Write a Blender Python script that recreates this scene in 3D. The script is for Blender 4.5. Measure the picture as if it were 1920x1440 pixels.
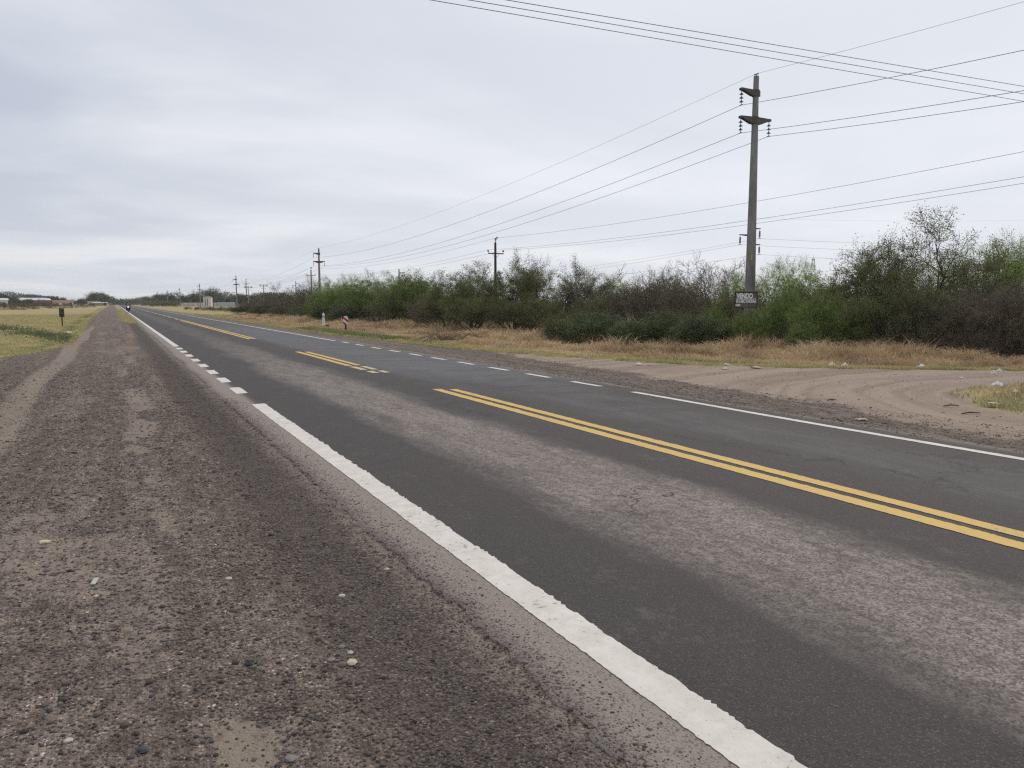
import bpy, bmesh, math, random
import numpy as np
from mathutils import Vector, Matrix

for o in list(bpy.data.objects): bpy.data.objects.remove(o)
S = bpy.context.scene
C = S.collection
PI = math.pi
random.seed(7)
RNG = np.random.default_rng(11)

# ------------------------------------------------------------------ camera
F_PX = 1500.0; CAM_H = 1.65; HOR = 568.0
PITCH = math.atan((720-HOR)/F_PX)
YAW = math.atan(744*math.cos(PITCH)/F_PX)
cam = bpy.data.cameras.new('camera'); cam_o = bpy.data.objects.new('camera', cam); C.objects.link(cam_o)
cam_o.location = (0, 0, CAM_H)
cam_o.rotation_euler = (PI/2-PITCH, 0, -YAW)
cam.sensor_fit = 'HORIZONTAL'; cam.sensor_width = 36; cam.lens = 36*F_PX/1920
cam.clip_start = 0.05; cam.clip_end = 20000
S.camera = cam_o

# ------------------------------------------------------------------ world: overcast sky
W = bpy.data.worlds.new('World'); S.world = W; W.use_nodes = True
wt = W.node_tree; wt.nodes.clear()
SUN_EL = math.radians(48); SUN_AZ = math.radians(60)   # azimuth clockwise from +Y
def wn(t, **k):
    n = wt.nodes.new(t)
    for a, b in k.items(): setattr(n, a, b)
    return n
wl = wt.links.new
sky = wn('ShaderNodeTexSky', sky_type='NISHITA', sun_disc=False)
sky.sun_elevation = SUN_EL; sky.sun_rotation = SUN_AZ
tc = wn('ShaderNodeTexCoord'); sp = wn('ShaderNodeSeparateXYZ'); wl(tc.outputs['Generated'], sp.inputs[0])
def wm(op, a, b=None, c=None):
    n = wn('ShaderNodeMath', operation=op)
    for i, v in enumerate((a, b, c)):
        if v is None: continue
        if isinstance(v, (int, float)): n.inputs[i].default_value = v
        else: wl(v, n.inputs[i])
    return n.outputs[0]
zc = wm('ADD', wm('MAXIMUM', sp.outputs[2], 0.0), 0.09)
cx = wm('DIVIDE', sp.outputs[0], zc); cy = wm('DIVIDE', sp.outputs[1], zc)
cb = wn('ShaderNodeCombineXYZ'); wl(cx, cb.inputs[0]); wl(cy, cb.inputs[1])
def wnoise(scale, det, rough, dist=0.0, off=(0, 0, 0)):
    mp = wn('ShaderNodeMapping'); wl(cb.outputs[0], mp.inputs[0])
    mp.inputs['Location'].default_value = off
    mp.inputs['Rotation'].default_value = (0, 0, math.radians(-30))
    mp.inputs['Scale'].default_value = (0.8, 1.0, 1.0)
    n = wn('ShaderNodeTexNoise'); wl(mp.outputs[0], n.inputs['Vector'])
    n.inputs['Scale'].default_value = scale; n.inputs['Detail'].default_value = det
    n.inputs['Roughness'].default_value = rough; n.inputs['Distortion'].default_value = dist
    return n.outputs['Fac']
n1 = wnoise(0.55, 5, 0.5, 0.4, (3.1, 1.7, 0)); n2 = wnoise(1.4, 5, 0.5, 0.5, (9.2, 4.4, 2))
nn = wm('ADD', wm('MULTIPLY', n1, 0.78), wm('MULTIPLY', n2, 0.22))
rp = wn('ShaderNodeValToRGB'); wl(nn, rp.inputs[0])
e = rp.color_ramp.elements
e[0].position = 0.42; e[0].color = (0.505, 0.550, 0.655, 1)
e[1].position = 0.61; e[1].color = (0.80, 0.815, 0.855, 1)
m_ = e.new(0.51); m_.color = (0.620, 0.660, 0.745, 1)
# brighter band low over the horizon and towards the sun side
lo = wn('ShaderNodeMapRange'); wl(sp.outputs[2], lo.inputs[0])
lo.inputs[1].default_value = 0.0; lo.inputs[2].default_value = 0.20; lo.inputs[3].default_value = 0.42; lo.inputs[4].default_value = 0.0
mxh = wn('ShaderNodeMix', data_type='RGBA'); wl(lo.outputs[0], mxh.inputs[0]); wl(rp.outputs[0], mxh.inputs[6])
mxh.inputs[7].default_value = (0.80, 0.815, 0.84, 1)
dt = wn('ShaderNodeVectorMath', operation='DOT_PRODUCT'); wl(tc.outputs['Generated'], dt.inputs[0])
dt.inputs[1].default_value = (math.sin(SUN_AZ)*0.95, math.cos(SUN_AZ)*0.95, 0.3)
br = wn('ShaderNodeMapRange'); wl(dt.outputs['Value'], br.inputs[0])
br.inputs[1].default_value = 0.35; br.inputs[2].default_value = 1.0; br.inputs[3].default_value = 0.0; br.inputs[4].default_value = 0.70
mxs = wn('ShaderNodeMix', data_type='RGBA'); wl(br.outputs[0], mxs.inputs[0]); wl(mxh.outputs[2], mxs.inputs[6])
mxs.inputs[7].default_value = (0.90, 0.92, 0.97, 1)
SKY_ST = 0.1
sc = wn('ShaderNodeVectorMath', operation='SCALE'); wl(mxs.outputs[2], sc.inputs[0]); sc.inputs['Scale'].default_value = 1/SKY_ST
mf = wn('ShaderNodeMix', data_type='RGBA'); mf.inputs[0].default_value = 0.96
wl(sky.outputs[0], mf.inputs[6]); wl(sc.outputs[0], mf.inputs[7])
bg = wn('ShaderNodeBackground'); bg.inputs['Strength'].default_value = SKY_ST; wl(mf.outputs[2], bg.inputs[0])
wo = wn('ShaderNodeOutputWorld'); wl(bg.outputs[0], wo.inputs[0])

# ------------------------------------------------------------------ sun, softened by cloud
sun = bpy.data.lights.new('sun', 'SUN'); sun.energy = 1.5; sun.angle = math.radians(30); sun.color = (1, 0.90, 0.76)
sun_o = bpy.data.objects.new('sun', sun); C.objects.link(sun_o)
sd = Vector((math.sin(SUN_AZ)*math.cos(SUN_EL), math.cos(SUN_AZ)*math.cos(SUN_EL), math.sin(SUN_EL)))
sun_o.rotation_euler = sd.to_track_quat('Z', 'Y').to_euler(); sun_o.location = (0, 0, 60)
S.view_settings.view_transform = 'Standard'; S.view_settings.look = 'None'
S.view_settings.exposure = 0.0; S.view_settings.gamma = 1.0
S.render.engine = 'CYCLES'; S.cycles.volume_bounces = 1; S.cycles.transparent_max_bounces = 8
S.cycles.use_denoising = False; S.cycles.filter_width = 1.3; S.cycles.sample_clamp_indirect = 4

# ------------------------------------------------------------------ helpers
def ray(px, py):
    x = (px-960)/F_PX; y = -(py-720)/F_PX
    st, ct, sy, cy = math.sin(PITCH), math.cos(PITCH), math.sin(YAW), math.cos(YAW)
    return Vector((sy*ct + x*cy + y*sy*st, cy*ct - x*sy + y*cy*st, -st + y*ct))
def P(px, py, z):                                  # point at horizontal depth z seen at that pixel
    d = ray(px, py); t = z/(d.x*math.sin(YAW)+d.y*math.cos(YAW))
    return Vector((d.x*t, d.y*t, CAM_H+d.z*t))
def G(px, py, z0=0.0):                             # point of the ground seen at that pixel
    d = ray(px, py); t = (z0-CAM_H)/d.z
    return Vector((d.x*t, d.y*t, z0))
def at(px, z):
    p = P(px, HOR, z); return (p.x, p.y, float(gz(p.x, p.y)))

def tag(o, label=None, cat=None, group=None, kind=None):
    if label: o['label'] = label
    if cat: o['category'] = cat
    if group: o['group'] = group
    if kind: o['kind'] = kind
    return o
def empty(name, loc, rz=0, label=None, cat=None, group=None):
    o = bpy.data.objects.new(name, None); C.objects.link(o)
    o.location = loc; o.rotation_euler = (0, 0, rz); o.empty_display_size = 0.3
    return tag(o, label, cat, group)
def link(name, me, mat, parent=None):
    o = bpy.data.objects.new(name, me); C.objects.link(o)
    if mat is not None and len(me.materials) == 0: me.materials.append(mat)
    if parent: o.parent = parent
    return o
def npmesh(name, V, faces, attrs=None, smooth=False):
    """V (n,3); faces: list of (m,k) int arrays"""
    V = np.asarray(V, dtype=np.float32)
    me = bpy.data.meshes.new(name)
    faces = [np.asarray(f, dtype=np.int32) for f in faces if len(f)]
    nl = sum(f.size for f in faces); nf = sum(len(f) for f in faces)
    me.vertices.add(len(V)); me.vertices.foreach_set('co', V.ravel())
    me.loops.add(nl); me.loops.foreach_set('vertex_index', np.concatenate([f.ravel() for f in faces]))
    me.polygons.add(nf)
    st = []; s = 0
    for f in faces:
        st.append(s+np.arange(len(f), dtype=np.int32)*f.shape[1]); s += f.size
    me.polygons.foreach_set('loop_start', np.concatenate(st))
    me.update(calc_edges=True); me.validate()
    if smooth: me.polygons.foreach_set('use_smooth', np.ones(nf, dtype=bool))
    for k, a in (attrs or {}).items():
        at_ = me.attributes.new(k, 'FLOAT', 'POINT'); at_.data.foreach_set('value', np.asarray(a, dtype=np.float32))
    return me
def children(o): return [c for c in bpy.data.objects if c.parent == o]
def copy_tree(o, kids, loc, rz, sc=(1, 1, 1), label=None, group=None):
    r = o.copy(); C.objects.link(r); r.location = loc; r.rotation_euler = (0, 0, rz); r.scale = sc
    if label: r['label'] = label
    if group: r['group'] = group
    for k in kids:
        c = k.copy(); C.objects.link(c); c.parent = r
    return r

def _h(ix, iy, s):
    v = np.sin(ix*127.1+iy*311.7+s*74.7)*43758.5453
    return v-np.floor(v)
def vnoise(x, y, sc, seed=0):
    x = np.asarray(x, dtype=np.float64)*sc; y = np.asarray(y, dtype=np.float64)*sc
    ix = np.floor(x); iy = np.floor(y); fx = x-ix; fy = y-iy
    fx = fx*fx*(3-2*fx); fy = fy*fy*(3-2*fy)
    a = _h(ix, iy, seed); b = _h(ix+1, iy, seed); c = _h(ix, iy+1, seed); d = _h(ix+1, iy+1, seed)
    return (a*(1-fx)+b*fx)*(1-fy)+(c*(1-fx)+d*fx)*fy
def fbm(x, y, sc, seed=0, o=3):
    r = 0; a = 0.5; t = 0
    for i in range(o):
        r = r+a*vnoise(x, y, sc*2**i, seed+i*13); t += a; a *= 0.5
    return r/t
def sst(a, b, x):
    t = np.clip((x-a)/(b-a), 0, 1); return t*t*(3-2*t)

class MB:
    def __init__(s): s.v = []; s.f = []
    def add(s, vs, fs):
        n = len(s.v); s.v += [tuple(v) for v in vs]; s.f += [tuple(i+n for i in f) for f in fs]; return s
    def box(s, c, d, rot=None):
        x, y, z = (k/2 for k in d)
        vs = [Vector(p) for p in ((-x,-y,-z),(x,-y,-z),(x,y,-z),(-x,y,-z),(-x,-y,z),(x,-y,z),(x,y,z),(-x,y,z))]
        if rot: vs = [rot @ v for v in vs]
        vs = [v+Vector(c) for v in vs]
        return s.add(vs, [(0,3,2,1),(4,5,6,7),(0,1,5,4),(1,2,6,5),(2,3,7,6),(3,0,4,7)])
    def tube(s, pts, rs, n=10, cap=True):
        pts = [Vector(p) for p in pts]
        if isinstance(rs, (int, float)): rs = [rs]*len(pts)
        rings = []; prev = None
        for i, p in enumerate(pts):
            d = (pts[min(i+1, len(pts)-1)]-pts[max(i-1, 0)])
            if d.length < 1e-9: d = Vector((0, 0, 1))
            d.normalize()
            a = prev if prev is not None else (Vector((1, 0, 0)) if abs(d.x) < .9 else Vector((0, 1, 0)))
            u = (a-d*a.dot(d)).normalized(); w = d.cross(u); prev = u
            rings.append([p+(u*math.cos(2*PI*k/n)+w*math.sin(2*PI*k/n))*rs[i] for k in range(n)])
        vs = [q for r in rings for q in r]; fs = []
        for i in range(len(pts)-1):
            for k in range(n):
                fs.append((i*n+k, i*n+(k+1) % n, (i+1)*n+(k+1) % n, (i+1)*n+k))
        if cap: fs.append(tuple(range(n-1, -1, -1))); fs.append(tuple((len(pts)-1)*n+k for k in range(n)))
        return s.add(vs, fs)
    def ball(s, c, r, sc=(1, 1, 1), n=12, m=8):
        pts = []; 
        vs = [(c[0], c[1], c[2]-r*sc[2])]
        for i in range(1, m):
            t = -PI/2+PI*i/m
            for k in range(n):
                a = 2*PI*k/n
                vs.append((c[0]+r*sc[0]*math.cos(t)*math.cos(a), c[1]+r*sc[1]*math.cos(t)*math.sin(a), c[2]+r*sc[2]*math.sin(t)))
        vs.append((c[0], c[1], c[2]+r*sc[2])); L = len(vs)-1; fs = []
        for k in range(n): fs.append((0, 1+(k+1) % n, 1+k)); fs.append((L, L-n+k, L-n+(k+1) % n))
        for i in range(m-2):
            for k in range(n):
                a = 1+i*n
                fs.append((a+k, a+(k+1) % n, a+n+(k+1) % n, a+n+k))
        return s.add(vs, fs)
    def prism(s, poly, axis='y', t=0.05, c=(0, 0, 0)):
        """poly in (a,b) plane extruded +-t/2 along axis; y: (x,z)  x: (y,z)  z: (x,y)"""
        n = len(poly); vs = []
        for sg in (-1, 1):
            for a, b in poly:
                q = {'y': (a, sg*t/2, b), 'x': (sg*t/2, a, b), 'z': (a, b, sg*t/2)}[axis]
                vs.append((q[0]+c[0], q[1]+c[1], q[2]+c[2]))
        fs = [tuple(range(n)), tuple(range(2*n-1, n-1, -1))]
        for k in range(n): fs.append((k, (k+1) % n + 0, n+(k+1) % n, n+k)[::-1])
        return s.add(vs, fs)
    def mesh(s, name, bevel=0.0, smooth=False):
        me = bpy.data.meshes.new(name); me.from_pydata(s.v, [], s.f)
        bm = bmesh.new(); bm.from_mesh(me)
        bmesh.ops.recalc_face_normals(bm, faces=bm.faces)
        if bevel: bmesh.ops.bevel(bm, geom=[e for e in bm.edges if e.is_manifold and e.calc_face_angle(0) > 0.6], offset=bevel, segments=2, affect='EDGES', clamp_overlap=True)
        bm.to_mesh(me); bm.free()
        if smooth:
            for p in me.polygons: p.use_smooth = True
        return me
    def build(s, name, mat, parent=None, bevel=0.0, smooth=False):
        return link(name, s.mesh(name, bevel, smooth), mat, parent)

# ------------------------------------------------------------------ material helper
class NT:
    def __init__(s, name):
        s.m = bpy.data.materials.new(name); s.m.use_nodes = True; s.t = s.m.node_tree; s.t.nodes.clear()
        s.out = s.t.nodes.new('ShaderNodeOutputMaterial')
        s.geo = s.t.nodes.new('ShaderNodeNewGeometry'); s.pos = s.geo.outputs['Position']
        s.tc = None
    def obj(s):
        if s.tc is None: s.tc = s.t.nodes.new('ShaderNodeTexCoord')
        return s.tc.outputs['Object']
    def L(s, a, b): s.t.links.new(a, b)
    def put(s, sock, v):
        if isinstance(v, (int, float)): sock.default_value = v
        elif isinstance(v, tuple): sock.default_value = v if len(v) == len(sock.default_value) else v+(1,)
        else: s.L(v, sock)
    def math(s, op, a, b=None, c=None, clamp=False):
        n = s.t.nodes.new('ShaderNodeMath'); n.operation = op; n.use_clamp = clamp
        for i, v in enumerate((a, b, c)):
            if v is not None: s.put(n.inputs[i], v)
        return n.outputs[0]
    def mix(s, f, a, b, mode='MIX'):
        n = s.t.nodes.new('ShaderNodeMix'); n.data_type = 'RGBA'; n.blend_type = mode; n.clamp_factor = True
        s.put(n.inputs[0], f); s.put(n.inputs[6], a); s.put(n.inputs[7], b); return n.outputs[2]
    def mr(s, v, a, b, c=0.0, d=1.0, smooth=False):
        n = s.t.nodes.new('ShaderNodeMapRange'); n.interpolation_type = 'SMOOTHSTEP' if smooth else 'LINEAR'
        s.put(n.inputs[0], v)
        for i, q in enumerate((a, b, c, d)): s.put(n.inputs[i+1], q)
        return n.outputs[0]
    def mapv(s, vec, sc=(1, 1, 1), loc=(0, 0, 0), rot=(0, 0, 0)):
        n = s.t.nodes.new('ShaderNodeMapping'); s.L(vec, n.inputs[0])
        n.inputs['Scale'].default_value = sc; n.inputs['Location'].default_value = loc; n.inputs['Rotation'].default_value = rot
        return n.outputs[0]
    def noise(s, sc, det=3, rough=0.55, vec=None, dist=0.0):
        n = s.t.nodes.new('ShaderNodeTexNoise'); s.L(vec or s.pos, n.inputs['Vector'])
        n.inputs['Scale'].default_value = sc; n.inputs['Detail'].default_value = det
        n.inputs['Roughness'].default_value = rough; n.inputs['Distortion'].default_value = dist
        return n.outputs['Fac']
    def vor(s, sc, vec=None, feat='F1', rnd=1.0):
        n = s.t.nodes.new('ShaderNodeTexVoronoi'); n.feature = feat; s.L(vec or s.pos, n.inputs['Vector'])
        n.inputs['Scale'].default_value = sc; n.inputs['Randomness'].default_value = rnd
        return n
    def ramp(s, f, stops, interp='LINEAR'):
        n = s.t.nodes.new('ShaderNodeValToRGB'); s.L(f, n.inputs[0]); n.color_ramp.interpolation = interp
        e = n.color_ramp.elements
        e[0].position, e[0].color = stops[0][0], stops[0][1]+(1,)
        e[1].position, e[1].color = stops[-1][0], stops[-1][1]+(1,)
        for p, c in stops[1:-1]: q = e.new(p); q.color = c+(1,)
        return n.outputs[0]
    def attr(s, name):
        n = s.t.nodes.new('ShaderNodeAttribute'); n.attribute_name = name; return n.outputs['Fac']
    def sep(s, c):
        n = s.t.nodes.new('ShaderNodeSeparateColor'); s.L(c, n.inputs[0]); return n.outputs
    def xyz(s, v=None):
        n = s.t.nodes.new('ShaderNodeSeparateXYZ'); s.L(v or s.pos, n.inputs[0]); return n.outputs
    def bump(s, h, strength=0.5, dist=0.01, normal=None):
        n = s.t.nodes.new('ShaderNodeBump'); s.L(h, n.inputs['Height'])
        n.inputs['Strength'].default_value = strength; n.inputs['Distance'].default_value = dist
        if normal is not None: s.L(normal, n.inputs['Normal'])
        return n.outputs[0]
    def bsdf(s, col, rough=0.8, spec=0.3, metal=0.0, normal=None, emit=None, est=0.0):
        b = s.t.nodes.new('ShaderNodeBsdfPrincipled')
        s.put(b.inputs['Base Color'], col); s.put(b.inputs['Roughness'], rough)
        s.put(b.inputs['Specular IOR Level'], spec); s.put(b.inputs['Metallic'], metal)
        if normal is not None: s.L(normal, b.inputs['Normal'])
        if emit: b.inputs['Emission Color'].default_value = emit+(1,); b.inputs['Emission Strength'].default_value = est
        s.L(b.outputs[0], s.out.inputs[0]); return b

def surf(name, c1, c2, sc=8, rough=0.7, spec=0.3, metal=0.0, bump=0.2, bd=0.005, det=5, stretch=(1, 1, 1)):
    n = NT(name); v = n.mapv(n.obj(), stretch)
    f = n.noise(sc, det, 0.6, v); f2 = n.noise(sc*9, 2, 0.5, v)
    g = n.math('ADD', n.math('MULTIPLY', f, 0.7), n.math('MULTIPLY', f2, 0.3))
    col = n.mix(n.mr(g, 0.35, 0.65), c1, c2)
    n.bsdf(col, rough, spec, metal, n.bump(g, bump, bd)); return n.m

def foliage(name, c1, c2, c3, trans=0.25, shift=0.25):
    n = NT(name); v = n.attr('v')
    oi = n.t.nodes.new('ShaderNodeObjectInfo')
    big = n.noise(1.1, 2, 0.5, n.obj())
    col = n.mix(n.mr(v, 0.0, 1.0), c1, c2)
    col = n.mix(n.mr(n.math('ADD', big, n.math('MULTIPLY', n.math('SUBTRACT', oi.outputs['Random'], 0.5), shift)), 0.42, 0.66), col, c3)
    d = n.t.nodes.new('ShaderNodeBsdfPrincipled'); n.put(d.inputs['Base Color'], col); d.inputs['Roughness'].default_value = 0.55
    d.inputs['Specular IOR Level'].default_value = 0.3
    t = n.t.nodes.new('ShaderNodeBsdfTranslucent'); n.L(col, t.inputs[0])
    m = n.t.nodes.new('ShaderNodeMixShader'); m.inputs[0].default_value = trans
    n.L(d.outputs[0], m.inputs[1]); n.L(t.outputs[0], m.inputs[2]); n.L(m.outputs[0], n.out.inputs[0])
    return n.m

# ------------------------------------------------------------------ ground layout functions
def XL(y): return np.interp(y, [-50, 20, 26, 28.7, 30.7, 34.6, 50, 88, 234, 560, 5000], [-30, -30, -12, -3.2, -2.5, -1.75, -1.8, -2.4, -3.0, -3.6, -4])
def XR(y): return np.interp(y, [-40, 4, 12, 13.4, 15, 17, 19.3, 21.8, 26, 29.4, 39.8, 60, 120, 5000], [80, 40, 19.5, 17.6, 15.6, 13.9, 12.9, 12.1, 11.3, 10.8, 10.15, 10.0, 10.0, 10.0])
def XD(y): return np.interp(y, [-20, 5.7, 7.5, 10, 13.4, 17, 20, 23, 30], [9.4, 9.6, 9.85, 10.3, 10.5, 10.7, 10.9, 11.3, 12.5])
ISL = np.array([(13.7, 9.55), (14.6, 9.85), (16, 9.9), (18, 9.6), (20, 9.1), (26, 7.2), (45, 1.5), (45, -30), (11.4, -30), (11.6, 3), (11.9, 6.9), (12.4, 7.9), (13.0, 8.8)])
def island(x, y):          # signed distance, + inside
    x = np.asarray(x, float); y = np.asarray(y, float)
    ins = np.zeros(x.shape, bool); dm = np.full(x.shape, 1e9)
    n = len(ISL)
    for i in range(n):
        x1, y1 = ISL[i]; x2, y2 = ISL[(i+1) % n]
        c = ((y1 > y) != (y2 > y)) & (x < (x2-x1)*(y-y1)/((y2-y1) if y2 != y1 else 1e-9)+x1)
        ins ^= c
        t = np.clip(((x-x1)*(x2-x1)+(y-y1)*(y2-y1))/((x2-x1)**2+(y2-y1)**2), 0, 1)
        dm = np.minimum(dm, np.hypot(x-x1-t*(x2-x1), y-y1-t*(y2-y1)))
    return np.where(ins, dm, -dm)
def masks(x, y):
    x = np.asarray(x, float); y = np.asarray(y, float)
    w = (fbm(x, y, 0.9, 3)-0.5)*1.0 + (fbm(x, y, 5, 9)-0.5)*0.35
    gl = sst(-0.2, 0.3, XL(y)-x+w*0.9)
    s0 = np.interp(y, [60, 68, 72, 80, 126, 560, 4000], [1.7, 1.5, 1.0, 0.45, 0.5, -0.3, -0.3])
    gs = sst(-0.12, 0.2, x-s0+w*0.5)*sst(-0.1, 0.15, 1.42-x+w*0.2)*sst(60, 70, y)
    gr = sst(-0.25, 0.3, x-XR(y)+w*0.8)
    isd = island(x, y); gi = sst(-0.3, 0.4, isd+w*0.9)
    grass = np.clip(gl+gs+gr+gi, 0, 1)
    dr = sst(-0.5, 0.6, x-XD(y)+w*1.0)*(y < 36)
    w2 = fbm(x, y*0.35, 2.2, 31)
    dl = 0.95*np.exp(-((x+1.50+0.08*np.sin(y*.4))/0.30)**2)*sst(7, 11, y)*(1-sst(40, 75, y)*.6)
    dl2 = sst(0.36, 0.60, w2)*np.exp(-((x-0.22-0.10*np.sin(y*.5+1))/0.26)**2)*.85*(1-sst(14, 30, y)*.4)
    dl3 = 0.5*sst(0.2, 1.2, -2.1-x)*(0.5+w2)
    dl4 = 0.5*sst(0.50, 0.72, fbm(x, y*.3, 1.5, 37))*sst(1.15, .7, x)*sst(-1.6, -.9, x)
    dirt = np.clip(np.maximum.reduce([dr, dl, dl2, dl3, dl4]), 0, 1)
    gp = np.exp(-((y-(50+(-x-4)*4))/4.0)**2)*(x < -1.6)*(x > -9)          # weedy ridge by the left marker
    green = np.clip(0.18*sst(0.45, 0.7, fbm(x, y*.5, 0.16, 5))*(x < 0)
                    + gp*.45
                    + 0.7*np.exp(-((x-XL(y)+0.7)/0.6)**2)*sst(28, 34, y)*(x < 0)*fbm(x, y, .3, 77)*1.4
                    + 0.5*gs*sst(.45, .6, fbm(x, y, .4, 8))
                    + 0.8*np.exp(-((x-XR(y)-1.0)/0.7)**2)*sst(0.42, 0.58, fbm(x, y, 0.16, 15))*(x > 9)
                    + 0.6*gi*sst(0.42, .65, fbm(x, y, .8, 41)), 0, 1)
    iw = isd+(fbm(x, y, .22, 66)-.5)*.9
    rut = vnoise(iw*2.6, y*0.12+x*0.08, 1.0, 60)*0.42+vnoise(iw*8.5, y*.2+x*.15, 1.0, 61)*0.38+fbm(x, y, 1.6, 62)*.20
    rut = np.where(x > 9.2, rut, vnoise(x*5, y*.25, 1, 63)*.6+vnoise(x*13, y*.5, 1, 64)*.4)
    return grass, dirt, green, rut
def crown(x): return 0.075*np.clip(1-((np.asarray(x, float)-5.25)/3.75)**2, -0.2, 1)
def gz(x, y):
    x = np.asarray(x, float); y = np.asarray(y, float)
    far = sst(25, 60, np.hypot(x, y))
    z = (fbm(x, y, 1.3, 21)-0.5)*0.045 + (fbm(x, y, 6, 22, 2)-0.5)*0.016*(1-far)
    grass, dirt, green, rut = masks(x, y)
    z = z + (rut-0.5)*0.018*np.clip(dirt+.3, 0, 1)*(1-grass)*(1-far*.5)
    z = z + np.clip(island(x, y)/2.5, 0, 1)*0.22*(x > 9)
    nr = sst(1.2, 1.62, x)*(1-sst(8.85, 9.3, x))
    z = z*(1-nr) - 0.003*nr
    mid = (x > 1.8)*(x < 8.7)
    z = np.where(mid > 0, -0.05, z)
    z = z - 0.10*sst(0.5, 3.5, x-XR(y))*(x > 9) - 0.06*sst(0.5, 4, XL(y)-x)*(x < 0)
    z = z + (fbm(x, y, 0.35, 91)-0.5)*0.16*sst(0.5, 3, x-XR(y))*(x > 9)
    return z

# ------------------------------------------------------------------ earth material shared by ground, shoulders, side road
def earth_mat():
    n = NT('earth')
    gr, di, gn, ru = (n.attr(k) for k in ('grass', 'dirt', 'green', 'rut'))
    nb = n.noise(0.35, 3); nm = n.noise(3.0, 4, .6); nf = n.noise(18, 4, .65); nff = n.noise(90, 3, .6)
    v1 = n.vor(48); v2 = n.vor(105); v3 = n.vor(20)
    c1 = n.sep(v1.outputs['Color']); c2 = n.sep(v2.outputs['Color']); c3 = n.sep(v3.outputs['Color'])
    STN = [(0.0, (.044, .035, .034)), (.35, (.110, .090, .083)), (.75, (.215, .175, .148)), (.94, (.34, .28, .235)), (1.0, (.58, .52, .44))]
    s1 = n.ramp(c1[0], STN); s2 = n.ramp(c2[0], STN)
    soil = n.mix(nm, (.145, .112, .090), (.245, .192, .152))
    st = n.mix(n.mr(v1.outputs['Distance'], .36, .46), s1, n.mix(n.mr(v2.outputs['Distance'], .40, .5), s2, soil))
    gravel = n.mix(n.mr(n.math('ADD', nf, n.math('MULTIPLY', nm, .5)), .72, .95), st, soil)
    x = n.xyz()
    # clods, hollows and lengthwise wheel sorting that still read some way off
    cl1 = n.noise(11, 4, .7, n.mapv(n.pos, (1, .55, 1))); cl2 = n.noise(3.2, 4, .65, n.mapv(n.pos, (1.6, .35, 1)))
    stv = n.noise(2.0, 3, .6, n.mapv(n.pos, (1.5, .05, 1)))
    mod = n.math('MULTIPLY', n.mr(cl1, .35, .65, .62, 1.36), n.math('MULTIPLY', n.mr(cl2, .35, .65, .80, 1.20), n.mr(stv, .35, .65, .85, 1.18)))
    cm = n.t.nodes.new('ShaderNodeVectorMath'); cm.operation = 'SCALE'; n.L(gravel, cm.inputs[0]); n.L(mod, cm.inputs['Scale']); gravel = cm.outputs[0]
    # darker, finer gravel beside the asphalt
    dk = n.math('MULTIPLY', n.mr(n.math('ADD', x[0], n.math('MULTIPLY', n.math('SUBTRACT', cl2, .5), .9)), .70, 1.05, smooth=True), n.mr(x[0], 1.62, 1.45, smooth=True))
    gravel = n.mix(n.math('MULTIPLY', dk, .85), gravel, n.mix(.55, s2, (.042, .037, .035)))
    dz = n.math('ADD', x[0], n.math('ADD', n.math('MULTIPLY', n.math('SUBTRACT', nf, .5), .45), n.math('MULTIPLY', n.math('SUBTRACT', nm, .5), .35)))
    dz = n.math('MULTIPLY', n.mr(dz, 1.34, 1.60, smooth=True), n.mr(x[0], 8.9, 8.7))
    gravel = n.mix(n.math('MULTIPLY', dz, .85), gravel, n.mix(n.mr(v1.outputs['Distance'], .25, .42), n.mix(.5, s1, (.27, .225, .19)), (.29, .24, .20)))
    dirtc = n.mix(nm, (.32, .245, .188), (.43, .345, .275))
    dirtc = n.mix(n.mr(n.math('ADD', ru, n.math('MULTIPLY', n.math('SUBTRACT', nf, .5), .5)), .34, .62), n.mix(.52, dirtc, (.20, .150, .115)), dirtc)
    dirtc = n.mix(n.mr(nf, .62, .75, 0, .45), dirtc, s1)
    dirtc = n.mix(n.mr(x[0], 5, 6), n.mix(.75, dirtc, n.mix(nf, (.19, .155, .125), (.30, .25, .20))), dirtc)
    dm = n.math('ADD', di, n.math('ADD', n.math('MULTIPLY', n.math('SUBTRACT', nf, .5), 1.0), n.math('MULTIPLY', n.math('SUBTRACT', nm, .5), .5)))
    dm = n.mr(dm, .38, .62, smooth=True)
    col = n.mix(dm, gravel, dirtc)
    straw = n.mix(nf, (.34, .275, .135), (.50, .42, .215))
    straw = n.mix(n.mr(nb, .5, .68), straw, (.33, .235, .14))
    gc = n.mix(nf, (.085, .105, .035), (.19, .21, .075))
    strf = n.noise(.09, 4, .6, n.mapv(n.pos, (1, 2.2, 1)))
    gcol = n.mix(n.mr(strf, .45, .62, 0, .55), straw, (.235, .235, .095))
    gm = n.mr(n.math('ADD', gn, n.math('MULTIPLY', n.math('SUBTRACT', nf, .5), 1.1)), .35, .65)
    gcol = n.mix(gm, gcol, gc)
    gsm = n.mr(n.math('ADD', gr, n.math('ADD', n.math('MULTIPLY', n.math('SUBTRACT', nf, .5), .9), n.math('MULTIPLY', n.math('SUBTRACT', nff, .5), .4))), .4, .6)
    col = n.mix(gsm, col, gcol)
    hs = n.math('MULTIPLY', n.math('SUBTRACT', 1, n.math('MULTIPLY', v1.outputs['Distance'], 1.6)), n.math('SUBTRACT', 1, n.math('MULTIPLY', dm, .85)))
    hs = n.math('ADD', hs, n.math('MULTIPLY', v2.outputs['Distance'], -.5))
    hs = n.math('ADD', hs, n.math('ADD', n.math('MULTIPLY', nf, 1.6), n.math('MULTIPLY', cl1, 2.2)))
    n.bsdf(col, .92, .12, 0, n.bump(hs, .85, .012)); return n.m
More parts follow.
